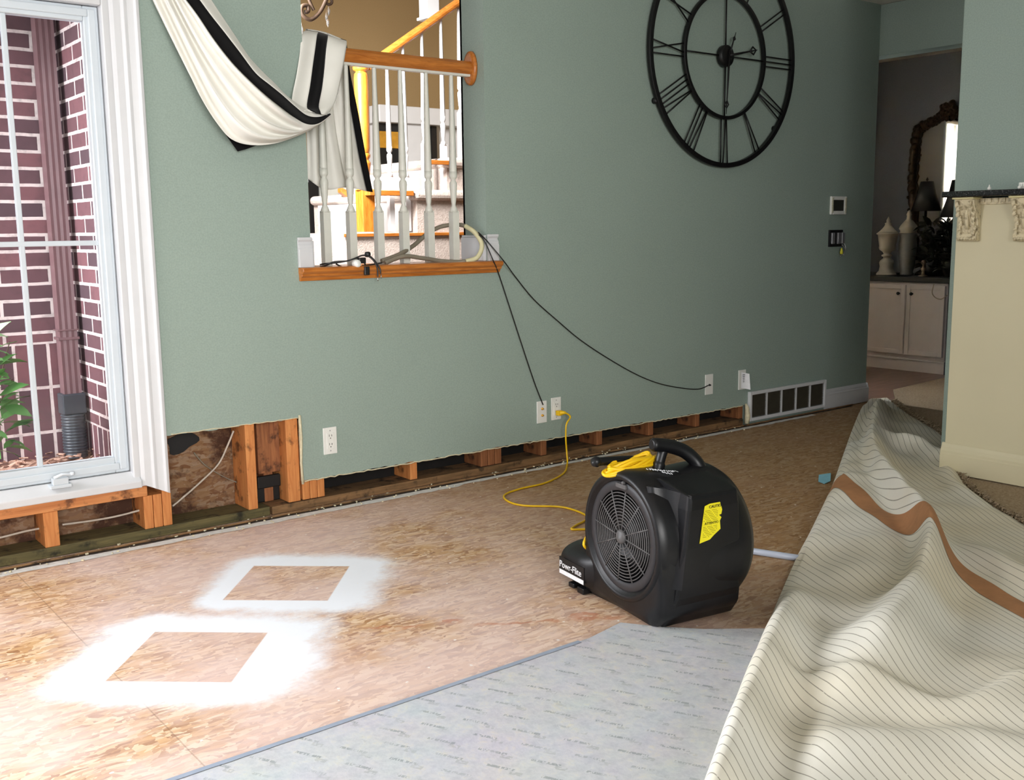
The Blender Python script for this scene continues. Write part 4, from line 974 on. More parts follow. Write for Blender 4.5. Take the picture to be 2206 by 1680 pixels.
# --- carpet surface: heights over the floor plan
_sil = [(1868, 862, .03), (1857, 868, .03), (1836, 918, .03), (1814, 979, .03), (1796, 1029, .035), (1785, 1050, .04), (1764, 1093, .04), (1742, 1140, .035), (1721, 1179, .03), (1700, 1226, .03), (1671, 1289, .035), (1648, 1332, .05), (1621, 1390, .05), (1596, 1450, .045), (1575, 1505, .04), (1546, 1580, .04), (1510, 1679, .04), (1470, 1800, .04)]
EL = np.array([Fp(a, b, c)[:2] for a, b, c in _sil]+[(.9, .92), (.6, .74)])
ER = np.array([(6.0, 3.72), (5.55, 3.30), (5.10, 2.80), (4.77, 2.60), (4.31, 2.31), (3.99, 2.02), (3.80, 1.76), (3.45, 1.35), (3.0, .9), (2.4, .4), (1.7, .1), (.9, .1)])
def polydist(P, L):
    """distance and arc parameter of points P (n,2) to polyline L"""
    best = np.full(len(P), 1e9); par = np.zeros(len(P)); acc = 0
    for a, b in zip(L[:-1], L[1:]):
        ab = b-a; l = np.hypot(*ab); t = np.clip(((P-a)@ab)/l**2, 0, 1); q = a+t[:, None]*ab; d = np.hypot(*(P-q).T)
        k = d < best; best[k] = d[k]; par[k] = acc+t[k]*l; acc += l
    return best, par, acc
def side(P, L):
    best = np.full(len(P), 1e9); sg = np.zeros(len(P))
    for a, b in zip(L[:-1], L[1:]):
        ab = b-a; l = np.hypot(*ab); t = np.clip(((P-a)@ab)/l**2, 0, 1); q = a+t[:, None]*ab; d = np.hypot(*(P-q).T); c = ab[0]*(P[:, 1]-a[1])-ab[1]*(P[:, 0]-a[0])
        k = d < best; best[k] = d[k]; sg[k] = np.sign(c[k])
    return sg
def pxl(pts): return np.array([Fp(a, b, z)[:2] for a, b, z in pts])
def ridge(pts, wl, wr): return (pxl(pts), [p[2]-.012 for p in pts], wl, wr)
# ridges: (pixel on the crest, crest height) ..., width toward the window side, width toward the bar side
RID = [
 ridge([(1893, 858, .10), (1884, 900, .10), (1878, 955, .11), (1902, 1010, .12), (1940, 1048, .13), (1980, 1086, .14), (2008, 1126, .15), (2004, 1175, .135), (1990, 1225, .12), (1952, 1290, .115), (1905, 1360, .11), (1862, 1420, .075), (1815, 1490, .03)],
       [.04, .035, .035, .035, .036, .038, .038, .042, .055, .085, .11, .13, .13], [.07, .07, .07, .065, .06, .055, .05, .055, .065, .075, .085, .09, .09]),
 ridge([(1830, 960, .035), (1835, 1020, .05), (1872, 1085, .055), (1905, 1150, .06), (1850, 1240, .05), (1800, 1310, .03)], .12, .16),
 ridge([(1712, 1262, .02), (1697, 1298, .08), (1668, 1346, .11), (1640, 1405, .115), (1614, 1465, .115), (1584, 1545, .115), (1544, 1655, .11), (1496, 1780, .11)], .06, .062),
 ridge([(1812, 1052, .035), (1786, 1090, .05), (1760, 1140, .045), (1735, 1190, .03)], .05, .13),
 ridge([(1925, 948, .06), (1950, 940, .09), (1990, 945, .09), (2020, 975, .06)], .05, .05),
 ridge([(2042, 955, .05), (2046, 1000, .06), (2062, 1040, .05), (2120, 1085, .03)], .05, .04),
 ridge([(1780, 1478, .03), (1850, 1482, .038), (1948, 1500, .036), (2040, 1524, .034), (2120, 1505, .04), (2206, 1455, .04)], .10, .03),
 ridge([(1846, 1468, .02), (1806, 1535, .045), (1780, 1620, .055), (1760, 1720, .055)], .06, .17),
 ridge([(1820, 1640, .03), (1930, 1610, .045), (2050, 1580, .05), (2120, 1580, .05), (2206, 1600, .04)], .09, .06),
 ridge([(2085, 1170, .03), (2150, 1205, .055), (2260, 1250, .06)], .06, .08),
]
def carpet_z(P):
    dL, sL, _ = polydist(P, EL); dR, sR, _ = polydist(P, ER)
    z = np.full(len(P), .016)
    for L, hh, wl, wr in RID:
        d, s, tot = polydist(P, L); sg = side(P, L)
        cum = np.concatenate([[0], np.cumsum(np.hypot(*(L[1:]-L[:-1]).T))]); hgt = np.interp(s, cum, hh)
        # soft ends
        e0_ = np.hypot(*(P-L[0]).T); 
        # sg<0: right-hand side of the travel direction
        if isinstance(wl, (list, tuple, np.ndarray)): wl = np.interp(s, cum, wl); wr = np.interp(s, cum, wr)
        w = np.where(sg > 0, wr, wl)
        z = np.maximum(z, 0)+hgt*np.exp(-(d/w)**2*1.0)
    x, y = P.T
    z += .006*np.sin(x*7+y*3)+.005*np.sin(y*11-x*4+1)+.004*np.sin(x*17+y*13)
    z = np.maximum(z, .014)
    edge = 1-np.exp(-(dL/.018)**1.2); z = z*edge+.002
    z *= np.clip(.25+.75*(1-np.exp(-(dR/.05))), 0, 1)
    return z+PADZ
AW = .15
def wcoord(x, y): return .824*x-.566*y-AW*(x-3.4)*(y-2.0)
def wsolve(w, y): return (w+.566*y-3.4*AW*(y-2.0))/(.824-AW*(y-2.0))
def resample(L, n):
    cum = np.concatenate([[0], np.cumsum(np.hypot(*(L[1:]-L[:-1]).T))]); t = np.linspace(0, cum[-1], n)
    return np.stack([np.interp(t, cum, L[:, 0]), np.interp(t, cum, L[:, 1])], 1)
def smoothL(L, it=2):
    for _ in range(it):
        Q = [L[0]]
        for a, b in zip(L[:-1], L[1:]): Q += [a*.75+b*.25, a*.25+b*.75]
        Q.append(L[-1]); L = np.array(Q)
    return L
EL = smoothL(EL, 2); ER = smoothL(ER, 2)
for i in range(len(RID)):
    L, hh, wl, wr = RID[i]; n0 = len(L); cum = np.linspace(0, 1, n0); L2 = smoothL(L, 2)
    c0a = np.concatenate([[0], np.cumsum(np.hypot(*(L[1:]-L[:-1]).T))]); c2 = np.concatenate([[0], np.cumsum(np.hypot(*(L2[1:]-L2[:-1]).T))])
    f_ = lambda q: np.interp(c2/c2[-1], c0a/c0a[-1], q) if isinstance(q, (list, tuple)) else q
    RID[i] = (L2, f_(list(hh)), f_(wl), f_(wr))
NS, NT = 420, 190
A = resample(EL, NS); B = resample(ER, NS)
tt = np.linspace(0, 1, NT)**1.25
PL = A[:, None, :]+(B-A)[:, None, :]*tt[None, :, None]
ZZ = carpet_z(PL.reshape(-1, 2)).reshape(NS, NT)
# smooth a little
for _ in range(2):
    Z2 = ZZ.copy(); Z2[1:-1, 1:-1] = (ZZ[1:-1, 1:-1]*2+ZZ[:-2, 1:-1]+ZZ[2:, 1:-1]+ZZ[1:-1, :-2]+ZZ[1:-1, 2:])/6; ZZ = Z2
me = bpy.data.meshes.new('carpet'); verts = np.concatenate([PL, ZZ[:, :, None]], 2).reshape(-1, 3)
# skirt down to the floor on the left edge, curled slightly under
sk = np.stack([A[:, 0]+.006, A[:, 1]-.006, np.full(NS, .0065)], 1)
sk2 = np.stack([B[:, 0], B[:, 1], np.full(NS, .012)], 1)
allv = np.concatenate([verts, sk, sk2]); ids = np.arange(NS*NT).reshape(NS, NT); nv = NS*NT
faces = []
for i in range(NS-1):
    r0, r1 = ids[i], ids[i+1]
    faces += [(int(r0[j]), int(r0[j+1]), int(r1[j+1]), int(r1[j])) for j in range(NT-1)]
    faces.append((nv+i, int(r0[0]), int(r1[0]), nv+i+1)); faces.append((int(r0[-1]), nv+NS+i, nv+NS+i+1, int(r1[-1])))
me.from_pydata([tuple(map(float, v)) for v in allv], [], faces); me.update()
uvl = me.uv_layers.new(name='weave'); SP = .0262
uvv = np.stack([wcoord(allv[:, 0], allv[:, 1])/SP+allv[:, 2]*6.0, (allv[:, 0]*.566+allv[:, 1]*.824)/SP], 1)
li = np.array([l.vertex_index for l in me.loops]); uvl.data.foreach_set('uv', uvv[li].astype(np.float32).ravel())
me.polygons.foreach_set('use_smooth', [True]*len(me.polygons)); me.materials.append(M['backing'])
cp = thing('carpet', 'folded back carpet showing its cream striped backing with a brown seam tape', 'carpet', (0, 0, 0))
co1 = bpy.data.objects.new('backing', me); C.objects.link(co1); co1.parent = cp
# seam tape
def zat(P): 
    P = np.array(P); return carpet_z(P)
def inside_t(P):
    return P
W0 = 1.585
def tape_strip():
    rows = []
    ys = np.linspace(2.64, .55, 420)
    for wv in np.linspace(W0-.042, W0+.042, 19):
        rows.append(np.stack([wsolve(wv, ys), ys], 1))
    R_ = np.array(rows)
    # start exactly on the carpet's left edge
    from mathutils.bvhtree import BVHTree
    bv = BVHTree.FromPolygons([tuple(map(float, v)) for v in allv], faces); Z = np.full(R_.shape[:2], -1.0)
    for i in range(R_.shape[0]):
        for j in range(R_.shape[1]):
            hit = bv.ray_cast(Vector((R_[i, j, 0], R_[i, j, 1], 2)), Vector((0, 0, -1)))[0]
            if hit is not None: Z[i, j] = hit.z
    dL, _, _ = polydist(R_.reshape(-1, 2), EL); sL = side(R_.reshape(-1, 2), EL)
    sgn_in = side(np.array([[3.2, 1.75]]), EL)[0]
    ok = (sL.reshape(Z.shape) == sgn_in) & (dL.reshape(Z.shape) > .002) & (Z > 0)
    mb = MB(); V_ = [[mb.bm.verts.new((R_[i, j, 0], R_[i, j, 1], Z[i, j]+.0022)) for j in range(Z.shape[1])] for i in range(Z.shape[0])]
    for i in range(Z.shape[0]-1):
        for j in range(Z.shape[1]-1):
            if ok[i, j] and ok[i+1, j] and ok[i, j+1] and ok[i+1, j+1]:
                f = mb.bm.faces.new((V_[i][j], V_[i+1][j], V_[i+1][j+1], V_[i][j+1])); f.smooth = True
    for v in [v for v in mb.bm.verts if not v.link_faces]: mb.bm.verts.remove(v)
    return mb.build('seam_tape', M['seam_tape'], cp)
tp = tape_strip()
# frayed pile edge on the right border
mb = MB(); r_ = random.Random(9)
for i in range(10, NS-60, 1):
    p = B[i]
    for k in range(7):
        q = Vector((p[0]+r_.uniform(-.008, .012), p[1]+r_.uniform(-.012, .012), .012+r_.uniform(0, .02))); s = r_.uniform(.004, .008)
        mb.tube([q, q+Vector((r_.uniform(.0, .02), r_.uniform(-.02, .006), r_.uniform(-.008, .012)))], [s*.7, s*.3], 4, cap=False)
mb.build('frayed_edge', M['tan_carpet'], cp)

# ================================================================ BLOWER
az = math.radians(279)
Xd = Vector((-math.sin(az), -math.cos(az), 0)); Yd = Vector((-Xd.y, Xd.x, 0))
bl = thing('air_mover', 'black plastic air mover blower with round intake grille standing on the subfloor', 'blower', Vector((2.029, 2.105, .002)), math.atan2(Xd.y, Xd.x))
ZC_ = .240; YC_ = -.010; hz = .44
# drum housing, axis = local x, with a shallow dark mouth behind the rolled rim
mb = MB()
prf = [(.001, .056), (.137, .056), (.138, .030), (.141, .013), (.166, .013), (.171, .003), (.180, 0), (.189, .006), (.196, .03), (.200, .08), (.203, .14), (.209, .20), (.213, .27), (.209, .303), (.196, .325), (.16, .332), (.001, .334)]
mb.lathe([(r, x) for r, x in prf], (0, YC_, ZC_), 'x', 84)
for v in mb.bm.verts:
    t = max(0.0, min(1.0, (v.co.x-.03)/.16)); t = t*t*(3-2*t)
    if math.hypot(v.co.y-YC_, v.co.z-ZC_) > .15 or v.co.x > .2: v.co.y -= .012*t; v.co.z -= .022*t
mb.build('drum_housing', M['black_plastic'], bl)
# moulded apron joining the rim to foot and pod
def lower_pt(a):
    """outline of the housing below the drum, as distance from the drum centre at angle a"""
    c, s_ = math.cos(a), math.sin(a); best = 1e9
    segs = [((.20, .14), (.20, .014)), ((.20, .014), (-.150, .004)), ((-.150, .004), (-.196, .05)), ((-.196, .05), (-.206, .18)), ((-.206, .18), (-.199, .30)), ((.20, .14), (.19, .30))]
    for (y0, z0), (y1, z1) in segs:
        y0 -= YC_; y1 -= YC_; z0 -= ZC_; z1 -= ZC_; dy, dz = y1-y0, z1-z0; det = c*(-dz)+dy*s_
        if abs(det) < 1e-9: continue
        t = (y0*(-dz)+dy*z0)/det; u = (c*z0-s_*y0)/det
        if t > 0 and -.02 <= u <= 1.02: best = min(best, t)
    return best
n_ = 60; inn, mid, out, bk = [], [], [], []
for k in range(n_+1):
    a = math.radians(-188+196*k/n_); R1 = max(lower_pt(a), .19); c, s_ = math.cos(a), math.sin(a)
    for L_, rr_, x_ in ((inn, .178, .006), (mid, (.178+R1)/2+.004, .010), (out, R1-.010, .016), (bk, R1, .034)): L_.append(Vector((x_, YC_+rr_*c, ZC_+rr_*s_)))
bk2 = [Vector((.29, p.y, p.z)) for p in bk]
mb = MB(); mb.grid([inn, mid, out, bk, bk2]); mb.build('front_apron', M['black_plastic'], bl)
# discharge box on the near side
mb = MB()
def ring4(z, x0, x1, y0, y1): return [Vector((x0, y1, z)), Vector((x0, y0, z)), Vector((x1, y0, z)), Vector((x1, y1, z))]
body = [(.004, .040, .30, -.160, .10), (.035, .040, .302, -.180, .12), (.10, .052, .288, -.208, .10), (.25, .062, .264, -.232, .05), (.36, .069, .252, -.238, .0), (.400, .074, .247, -.236, .0)]
R_ = [ring4(*b) for b in body]
for i in range(len(R_)-1):
    for k in range(4):
        mb.faces([R_[i][k], R_[i][(k+1) % 4], R_[i+1][(k+1) % 4], R_[i+1][k]], [(0, 1, 2, 3)])
mb.faces(R_[0], [(0, 1, 2, 3)]); mb.faces([R_[-1][1], R_[-1][2], Vector((.25, -.10, .424)), Vector((.074, -.10, .424))], [(0, 1, 2, 3)])
mb.faces([R_[-1][1], Vector((.074, -.10, .424)), Vector((.074, 0, .40))], [(0, 1, 2)]); mb.faces([R_[-1][2], Vector((.247, 0, .40)), Vector((.25, -.10, .424))], [(0, 1, 2)])
bmesh.ops.remove_doubles(mb.bm, verts=mb.bm.verts, dist=.0015)
mb.build('discharge_box', M['black_plastic'], bl, bevel=.011, segs=3)
# concave fairing between the rim and the box corner
mb = MB(); ax_ = Vector((.018, -.118, .412)); g0 = []
for i in range(9):
    t = i/8; zc = .402-.27*t
    A_ = Vector((.080-.02*t, -.238+.012*t, zc)); B_ = Vector((.016+.012*t, -.118-.065*min(1, t*1.4), .412-.27*t)); M_ = (A_+B_)/2+Vector((.018*(1-t), .030*(1-t), -.004))
    g0.append([A_, A_*.6+M_*.4+Vector((0, .004, 0)), M_, B_*.6+M_*.4, B_, Vector((.10, -.05, zc))])
mb.grid(g0); mb.faces([p for p in g0[0]], [tuple(range(6))]); mb.build('fairing', M['black_plastic'], bl)
# bottom skid
mb = MB(); mb.prism([Vector((.05, -.150, 0)), Vector((.30, -.120, 0)), Vector((.30, .17, 0)), Vector((.03, .19, 0))], (0, 0, .03)); mb.build('base_skid', M['black_plastic'], bl, bevel=.01, segs=3)
# motor pod low at the back left
mb = MB(); pod = []
for (y, w, h, zc, xc) in ((.10, .09, .070, .09, .125), (.155, .125, .072, .083, .115), (.20, .126, .072, .080, .114), (.26, .124, .070, .078, .113), (.305, .118, .065, .076, .113), (.332, .10, .054, .074, .113), (.345, .07, .038, .073, .113), (.349, .03, .017, .073, .113)):
    pod.append([Vector((xc+w*(abs(math.cos(a))**.7*(1 if math.cos(a) > 0 else -1)), y, zc+h*(abs(math.sin(a))**.75*(1 if math.sin(a) > 0 else -1)))) for a in [2*PI*k/36 for k in range(37)]])
mb.grid(pod); mb.faces(pod[-1][:-1], [tuple(range(36))]); mb.build('motor_pod', M['black_plastic'], bl)
for (y0, y1, z0) in ((.19, .225, .0), (.245, .275, .004)):
    mb = MB(); mb.box(.005, .10, y0, y1, z0, .02); mb.build('pod_foot', M['black_plastic'], bl, bevel=.003)
# intake grille
mb = MB(); Rg = .138
for k in range(1, 13):
    r = .026+(Rg-.026)*k/12.0; n = 64
    mb.tube([(.012-.004*(1-(r/Rg)**2), YC_+r*math.cos(2*PI*i/n), ZC_+r*math.sin(2*PI*i/n)) for i in range(n+1)], .0018, 6, cap=False)
mb.build('grille_rings', M['grey_plastic'], bl)
mb = MB()
for k in range(12):
    a = 2*PI*k/12+.13; mb.tube([(.007, YC_+.02*math.cos(a), ZC_+.02*math.sin(a)), (.010, YC_+Rg*math.cos(a), ZC_+Rg*math.sin(a))], .0021, 6)
mb.build('grille_spokes', M['grey_plastic'], bl)
mb = MB(); mb.lathe([(0, -.002), (.016, -.001), (.021, .004), (.022, .012)], (0, YC_, ZC_), 'x', 24); mb.build('grille_hub', M['grey_plastic'], bl)
mb = MB(); mb.lathe([(Rg-.003, .012), (Rg, .008), (Rg+.020, .009), (Rg+.024, .0125)], (0, YC_, ZC_), 'x', 72)
for f in [f for f in mb.bm.faces if len(f.verts) > 4]: mb.bm.faces.remove(f)
mb.build('grille_rim', plain('dark_grille_rim', (44, 43, 46), .5, .1, 40), bl)
mb = MB(); mb.box(.002, .012, YC_-.026, YC_+.022, ZC_+.145, ZC_+.158); mb.lathe([(0, 0), (.005, .001), (.006, .010)], (0, YC_-.012, ZC_+.163), 'x', 10); mb.build('grille_latch', M['grey_plastic'], bl, bevel=.002)
# fan wheel inside
mb = MB()
for k in range(28):
    a = 2*PI*k/28; c, s_ = math.cos(a), math.sin(a); q = Vector((0, c, s_)); tq = Vector((0, -s_, c)); o0 = Vector((.026, YC_, ZC_)); o1 = Vector((.053, YC_, ZC_))
    mb.faces([o0+q*.095, o0+q*.13+tq*.015, o1+q*.13+tq*.015, o1+q*.095], [(0, 1, 2, 3)])
mb.lathe([(.0, .032), (.04, .036), (.05, .055)], (0, YC_, ZC_), 'x', 24); mb.build('fan_wheel', M['dark_slot'], bl)
# carry handle
mb = MB()
hpts = cat([(.120, .0, .497), (.150, -.003, .494), (.192, -.008, .484), (.232, -.018, .466), (.262, -.034, .434), (.268, -.055, .398), (.266, -.075, .36)], 6)
mb.tube(hpts, [.014, .018]+[.0205]*(len(hpts)-4)+[.024, .028], 16); mb.tube(cat([(.168, 0, .486), (.158, 0, .462), (.150, 0, .438), (.142, 0, .41)], 6), [.015]*12+[.018]*6+[.026], 14)
mb.build('carry_handle', M['black_plastic'], bl)
# cord wrap horn
mb = MB(); hn = [(.13, .06, .440), (.07, .062, .446), (.01, .064, .450), (-.028, .066, .452)]; mb.tube(cat(hn, 6), [.013]*18+[.013], 12)
mb.lathe([(0, -.016), (.012, -.013), (.0165, 0), (.012, .012), (0, .015)], hn[-1], 'x', 16); mb.build('cord_wrap_horn', M['black_plastic'], bl)
# labels
def flat_text(txt, size, mat, parent, M4, name='lettering', ext=.0004):
    cu = bpy.data.curves.new(name, 'FONT'); cu.body = txt; cu.size = size; cu.extrude = ext; cu.align_x = 'LEFT'
    o = bpy.data.objects.new(name, cu); C.objects.link(o)
    dg = bpy.context.evaluated_depsgraph_get(); me = bpy.data.meshes.new_from_object(o.evaluated_get(dg)); bpy.data.objects.remove(o)
    me.materials.clear(); me.materials.append(mat); ob = bpy.data.objects.new(name, me); C.objects.link(ob); ob.parent = parent; ob.matrix_local = M4; return ob
def lz(z): return .262+(z-.240)*.80
def boxface(x, z, off=.0015):
    z = lz(z); zs = [b[0] for b in body]; ys = [b[3] for b in body]; return Vector((x-.008, float(np.interp(z, zs, ys))-off, z))
lp = [(.132, .372), (.150, .378), (.186, .378), (.194, .350), (.192, .334), (.184, .332), (.193, .322), (.188, .310), (.192, .280), (.170, .262), (.156, .248), (.120, .240)]
mb = MB(); mb.prism([boxface(x, z) for x, z in lp], (0, -.0008, 0)); lab = mb.build('caution_label', M['label_yellow'], bl)
slope = math.atan2(.006, .11)
def face_mat(x, z, rot=0):
    p = boxface(x, z, .003); return Matrix.Translation(p) @ Matrix.Rotation(PI/2+slope, 4, 'X') @ Matrix.Rotation(rot, 4, 'Z')
flat_text('CAUTIO', .0115, M['ink'], lab, face_mat(.146, .362))
flat_text('ATTENTIO', .0100, M['ink'], lab, face_mat(.134, .304))
mb = MB()
for i, z in enumerate([.354, .348, .342, .336, .330, .324, .318, .296, .290, .284, .278, .272, .266, .260]):
    x1 = .186 if z > .28 else .186-(.28-z)*1.3; p = boxface(.130, z, .0026); q = boxface(x1-.004, z, .0026)
    n_ = int((q.x-p.x)/.0045)
    for k in range(n_):
        if (k*7+i*3) % 5: mb.box(p.x+k*.0045, p.x+k*.0045+.0032, p.y-.0003, p.y, p.z-.0006, p.z+.0006)
o = mb.build('small_print', plain('faded_ink', (120, 110, 20), .6), lab); o['kind'] = 'stuff'
# name plate on the pod side
px_ = -.0125
mb = MB(); mb.prism([Vector((px_, .300, .100)), Vector((px_, .158, .100)), Vector((px_, .158, .044)), Vector((px_, .300, .044))], (.004, 0, 0)); pl_ = mb.build('name_plate', M['black_plastic'], bl)
Mt = Matrix(((0, 0, -1, px_-.0008), (-1, 0, 0, .298), (0, 1, 0, .068), (0, 0, 0, 1)))
flat_text('Powr-Flite', .030, M['label_white'], pl_, Mt, ext=.0006)
mb = MB(); mb.box(px_-.001, px_, .160, .298, .046, .060); mb.build('white_stripe', M['label_white'], pl_)
# faded white hand lettering on the drum's top, upside down from here
def drumtop(x, a, off=.002):
    t = max(0.0, min(1.0, (x-.03)/.16)); t = t*t*(3-2*t); r = .2045+off; return Vector((x, YC_-.012*t-r*math.sin(a), ZC_-.022*t+r*math.cos(a)))
mb = MB(); r_ = random.Random(12)
for row, x_a, x_b in ((.135, .070, .200), (.215, .110, .145)):
    x = x_a
    while x < x_b:
        wd_ = r_.uniform(.004, .008); ht = r_.uniform(.006, .013)/.2
        P = [drumtop(x+wd_*u, row+ht*v, .0022) for u, v in [(r_.random(), 0), (r_.random(), .35), (r_.random(), .7), (r_.random(), 1.0)]]
        mb.tube(P, .0010, 5); x += wd_+r_.uniform(.001, .0035)
o = mb.build('marker_writing', M['ink_white'], bl); o['kind'] = 'stuff'
# ---- yellow power cord
pc = thing('power_cord', 'yellow power cord plugged into the wall, snaking over the floor and coiled on the blower', 'cord', (3.218, 3.755, .245))
po = pc.location; BM = Matrix.Translation(bl.location) @ Matrix.Rotation(math.atan2(Xd.y, Xd.x), 4, 'Z')
mb = MB(); fl_ = [(1222, 1000), (1213, 1020), (1175, 1040), (1120, 1053), (1087, 1066), (1095, 1080), (1130, 1089), (1200, 1091), (1235, 1098), (1262, 1110), (1262, 1120), (1240, 1132), (1232, 1140), (1262, 1140), (1290, 1140)]
pts = [Vector((3.222, 3.742, .247)), Vector((3.232, 3.722, .248)), Vector((3.262, 3.712, .225)), Wp(1220, 915, 3.70), Wp(1219, 945, 3.70), Wp(1221, 975, 3.70)]+[Fp(a, b, .005) for a, b in fl_]
mb.tube([p-po for p in cat(pts, 10)], .0042, 8)
mb.build('cord', M['yellow'], pc)
mb = MB(); mb.tube([p-po for p in cat([BM @ Vector((.03, .20, .19)), BM @ Vector((.005, .185, .165)), BM @ Vector((.03, .19, .14))], 5)], .0045, 8); mb.build('cord', M['yellow'], pc)
mb = MB(); mb.box(-.013, .013, -.026, -.001, -.012, .012); mb.tube([(.0, -.02, .0), (.012, -.036, .003), (.02, -.04, .0)], [.011, .009, .006], 8); mb.build('plug', M['yellow'], pc, bevel=.004)
# coil wound on the horn
mb = MB(); r_ = random.Random(4)
for k in range(8):
    ex = .094-.004*k+r_.uniform(-.004, .004); cx_ = .072+r_.uniform(-.006, .006); zz = .430+k*.003; yy = .035+r_.uniform(-.008, .008); P = []
    for i in range(41):
        a = 2*PI*i/40; P.append(BM @ Vector((cx_+ex*math.cos(a), yy+(.032-.002*k)*math.sin(a), zz+.012*math.cos(a+PI)*-.0+.010*math.cos(a)+.004*math.sin(3*a+k)))-po)
    mb.tube(P, .0048, 8, cap=False)
mb.build('coil', M['yellow'], pc)

# pipe behind the blower, blue tape
a = Fp(1560, 1178, .012); b = Fp(1720, 1202, .012); b = b+(b-a)*.15; mb = MB(); mb.tube([Vector((0, 0, 0)), b-a], .0115, 16); tag(mb.build('grey_pipe', M['pvc']), 'pale blue grey pipe on the subfloor between blower and folded carpet', 'pipe').location = a
q = Fp(1776, 1031); mb = MB(); mb.faces([Fp(1764, 1023, .004)-q, Fp(1790, 1019, .008)-q, Fp(1789, 1036, .006)-q, Fp(1776, 1042, .004)-q, Fp(1763, 1037, .003)-q], [(0, 1, 2, 3, 4)]); o = tag(mb.build('tape_scrap', M['blue_tape']), 'light blue scrap of tape on the floor at the carpet edge', 'tape'); o.location = q; solid(o, .002)

# ================================================================ CREAM BAR with corbels and granite
CX = 4.36; CYL = 2.405
bar = thing('bar_cabinet', 'cream painted bar panel with baseboard in front of the right sage wall', 'cabinet', (CX, CYL, 0))
mb = MB(); mb.box(0, .085, -3.0, 0, .03, 1.232); mb.build('panel', M['cream'], bar, bevel=.003)
pf = [(0, .0), (0, .085), (.003, .09), (.003, .10), (-.002+.012, .115), (.014, .13), (.018, .135), (.018, 0)]
mb = MB(); mb.prism([Vector((-.018+y, -3.0, .018+z)) for y, z in pf], (0, 3.012, 0)); mb.build('baseboard', M['cream'], bar, bevel=.0015)
mb = MB(); 
mb.box(-.012, 0, -3, -.005, 1.205, 1.2315)
for i in range(60): mb.box(-.018, -.012, -.02-i*.03-.018, -.02-i*.03, 1.212, 1.2315)
mb.build('dentil_trim', M['carved'], bar, bevel=.002)
def corbel(y0, label):
    t = thing('corbel', label, 'corbel', (CX-.0005, y0, 1.05), group='carved corbels under the granite')
    w = .088; mb = MB()
    pr = [(0, 0), (-.022, 0), (-.034, .012), (-.03, .03), (-.020, .045), (-.026, .09), (-.045, .13), (-.06, .155), (-.062, .178), (0, .178)]
    P = cat([Vector((x, 0, z)) for x, z in pr[1:-1]], 4); poly = [Vector((0, 0, 0))]+P+[Vector((0, 0, .178))]
    mb.prism(poly, (0, -w, 0)); mb.build('scroll_body', M['carved'], t, bevel=.002)
    mb = MB(); rr = random.Random(5)
    for s in (-1, 1):
        for i in range(7):
            z = .035+i*.021; x = float(np.interp(z, [p[1] for p in pr[3:9]], [p[0] for p in pr[3:9]]))
            c = Vector((x-.003, -w/2+s*(.020+.004*math.sin(i*2)), z)); P2 = []
            for (u, wv) in ((0, .012), (.5, .017), (1, .008)):
                P2.append([c+Vector((-.007*math.sin(PI*v)-.002, s*(.004+.014*u) , -.008+.02*v-.01*u)) for v in (0, .33, .66, 1)])
            mb.grid(P2)
            mb.lathe([(0, -.006), (.006, -.004), (.0075, 0), (.006, .004), (0, .006)], tuple(c+Vector((-.003, s*.012, .004))), 'x', 8)
    for i in range(6): mb.lathe([(0, -.005), (.007, -.003), (.008, .002), (0, .006)], (-.034, -.012-i*.0128, .012), 'x', 8)
    mb.tube([(-.027-.018*v, -w/2, .05+.11*v) for v in (0, .3, .6, 1)], [.007, .009, .008, .004], 8)
    mb.build('acanthus_carving', M['carved'], t)
    mb = MB(); mb.box(-.078, 0, -w-.004, .004, .178, .186); mb.build('cap', plain('yellowed_cream', (226, 214, 160), .5, .05), t, bevel=.002)
    return t
corbel(2.385, 'carved cream acanthus corbel at the left end of the bar')
corbel(2.14, 'carved cream acanthus corbel at the right edge of the photo')
mb = MB(); mb.box(CX-.10, 4.449, -.6, CYL+.02, 1.2365, 1.262); tag(mb.build('granite_counter', M['granite'], bevel=.004), 'black speckled granite counter on the cream bar', 'counter')
ornl = [(2131, 408), (2196, 410)]
for i, (a, b) in enumerate(ornl):
    q = Xp(a, b, CX-.09); q.z = 1.2625; mb = MB(); mb.lathe([(0, 0), (.006, .001), (.008, .007), (.004, .012), (.002, .02), (0, .022)], (0, 0, 0), 'z', 12); tag(mb.build('small_ornament', M['plastic'], loc=(0, 0, 0)), ('tiny white ornament near the middle of the visible granite edge', 'tiny white ornament under the white box at the granite edge')[i], 'ornament').location = q
q = Xp(2200, 403, CX-.05); bx = thing('small_box', 'small white box on the granite counter at the right photo edge', 'box', (CX-.045, q.y-.03, 1.2625))
mb = MB(); mb.box(-.03, .03, -.05, .03, 0, .026); mb.build('carton', M['plastic'], bx, bevel=.003); mb = MB(); mb.tube([(.0, 0.0, .026), (.0, -.04, .06)], .003, 6); mb.build('antenna', M['black'], bx)

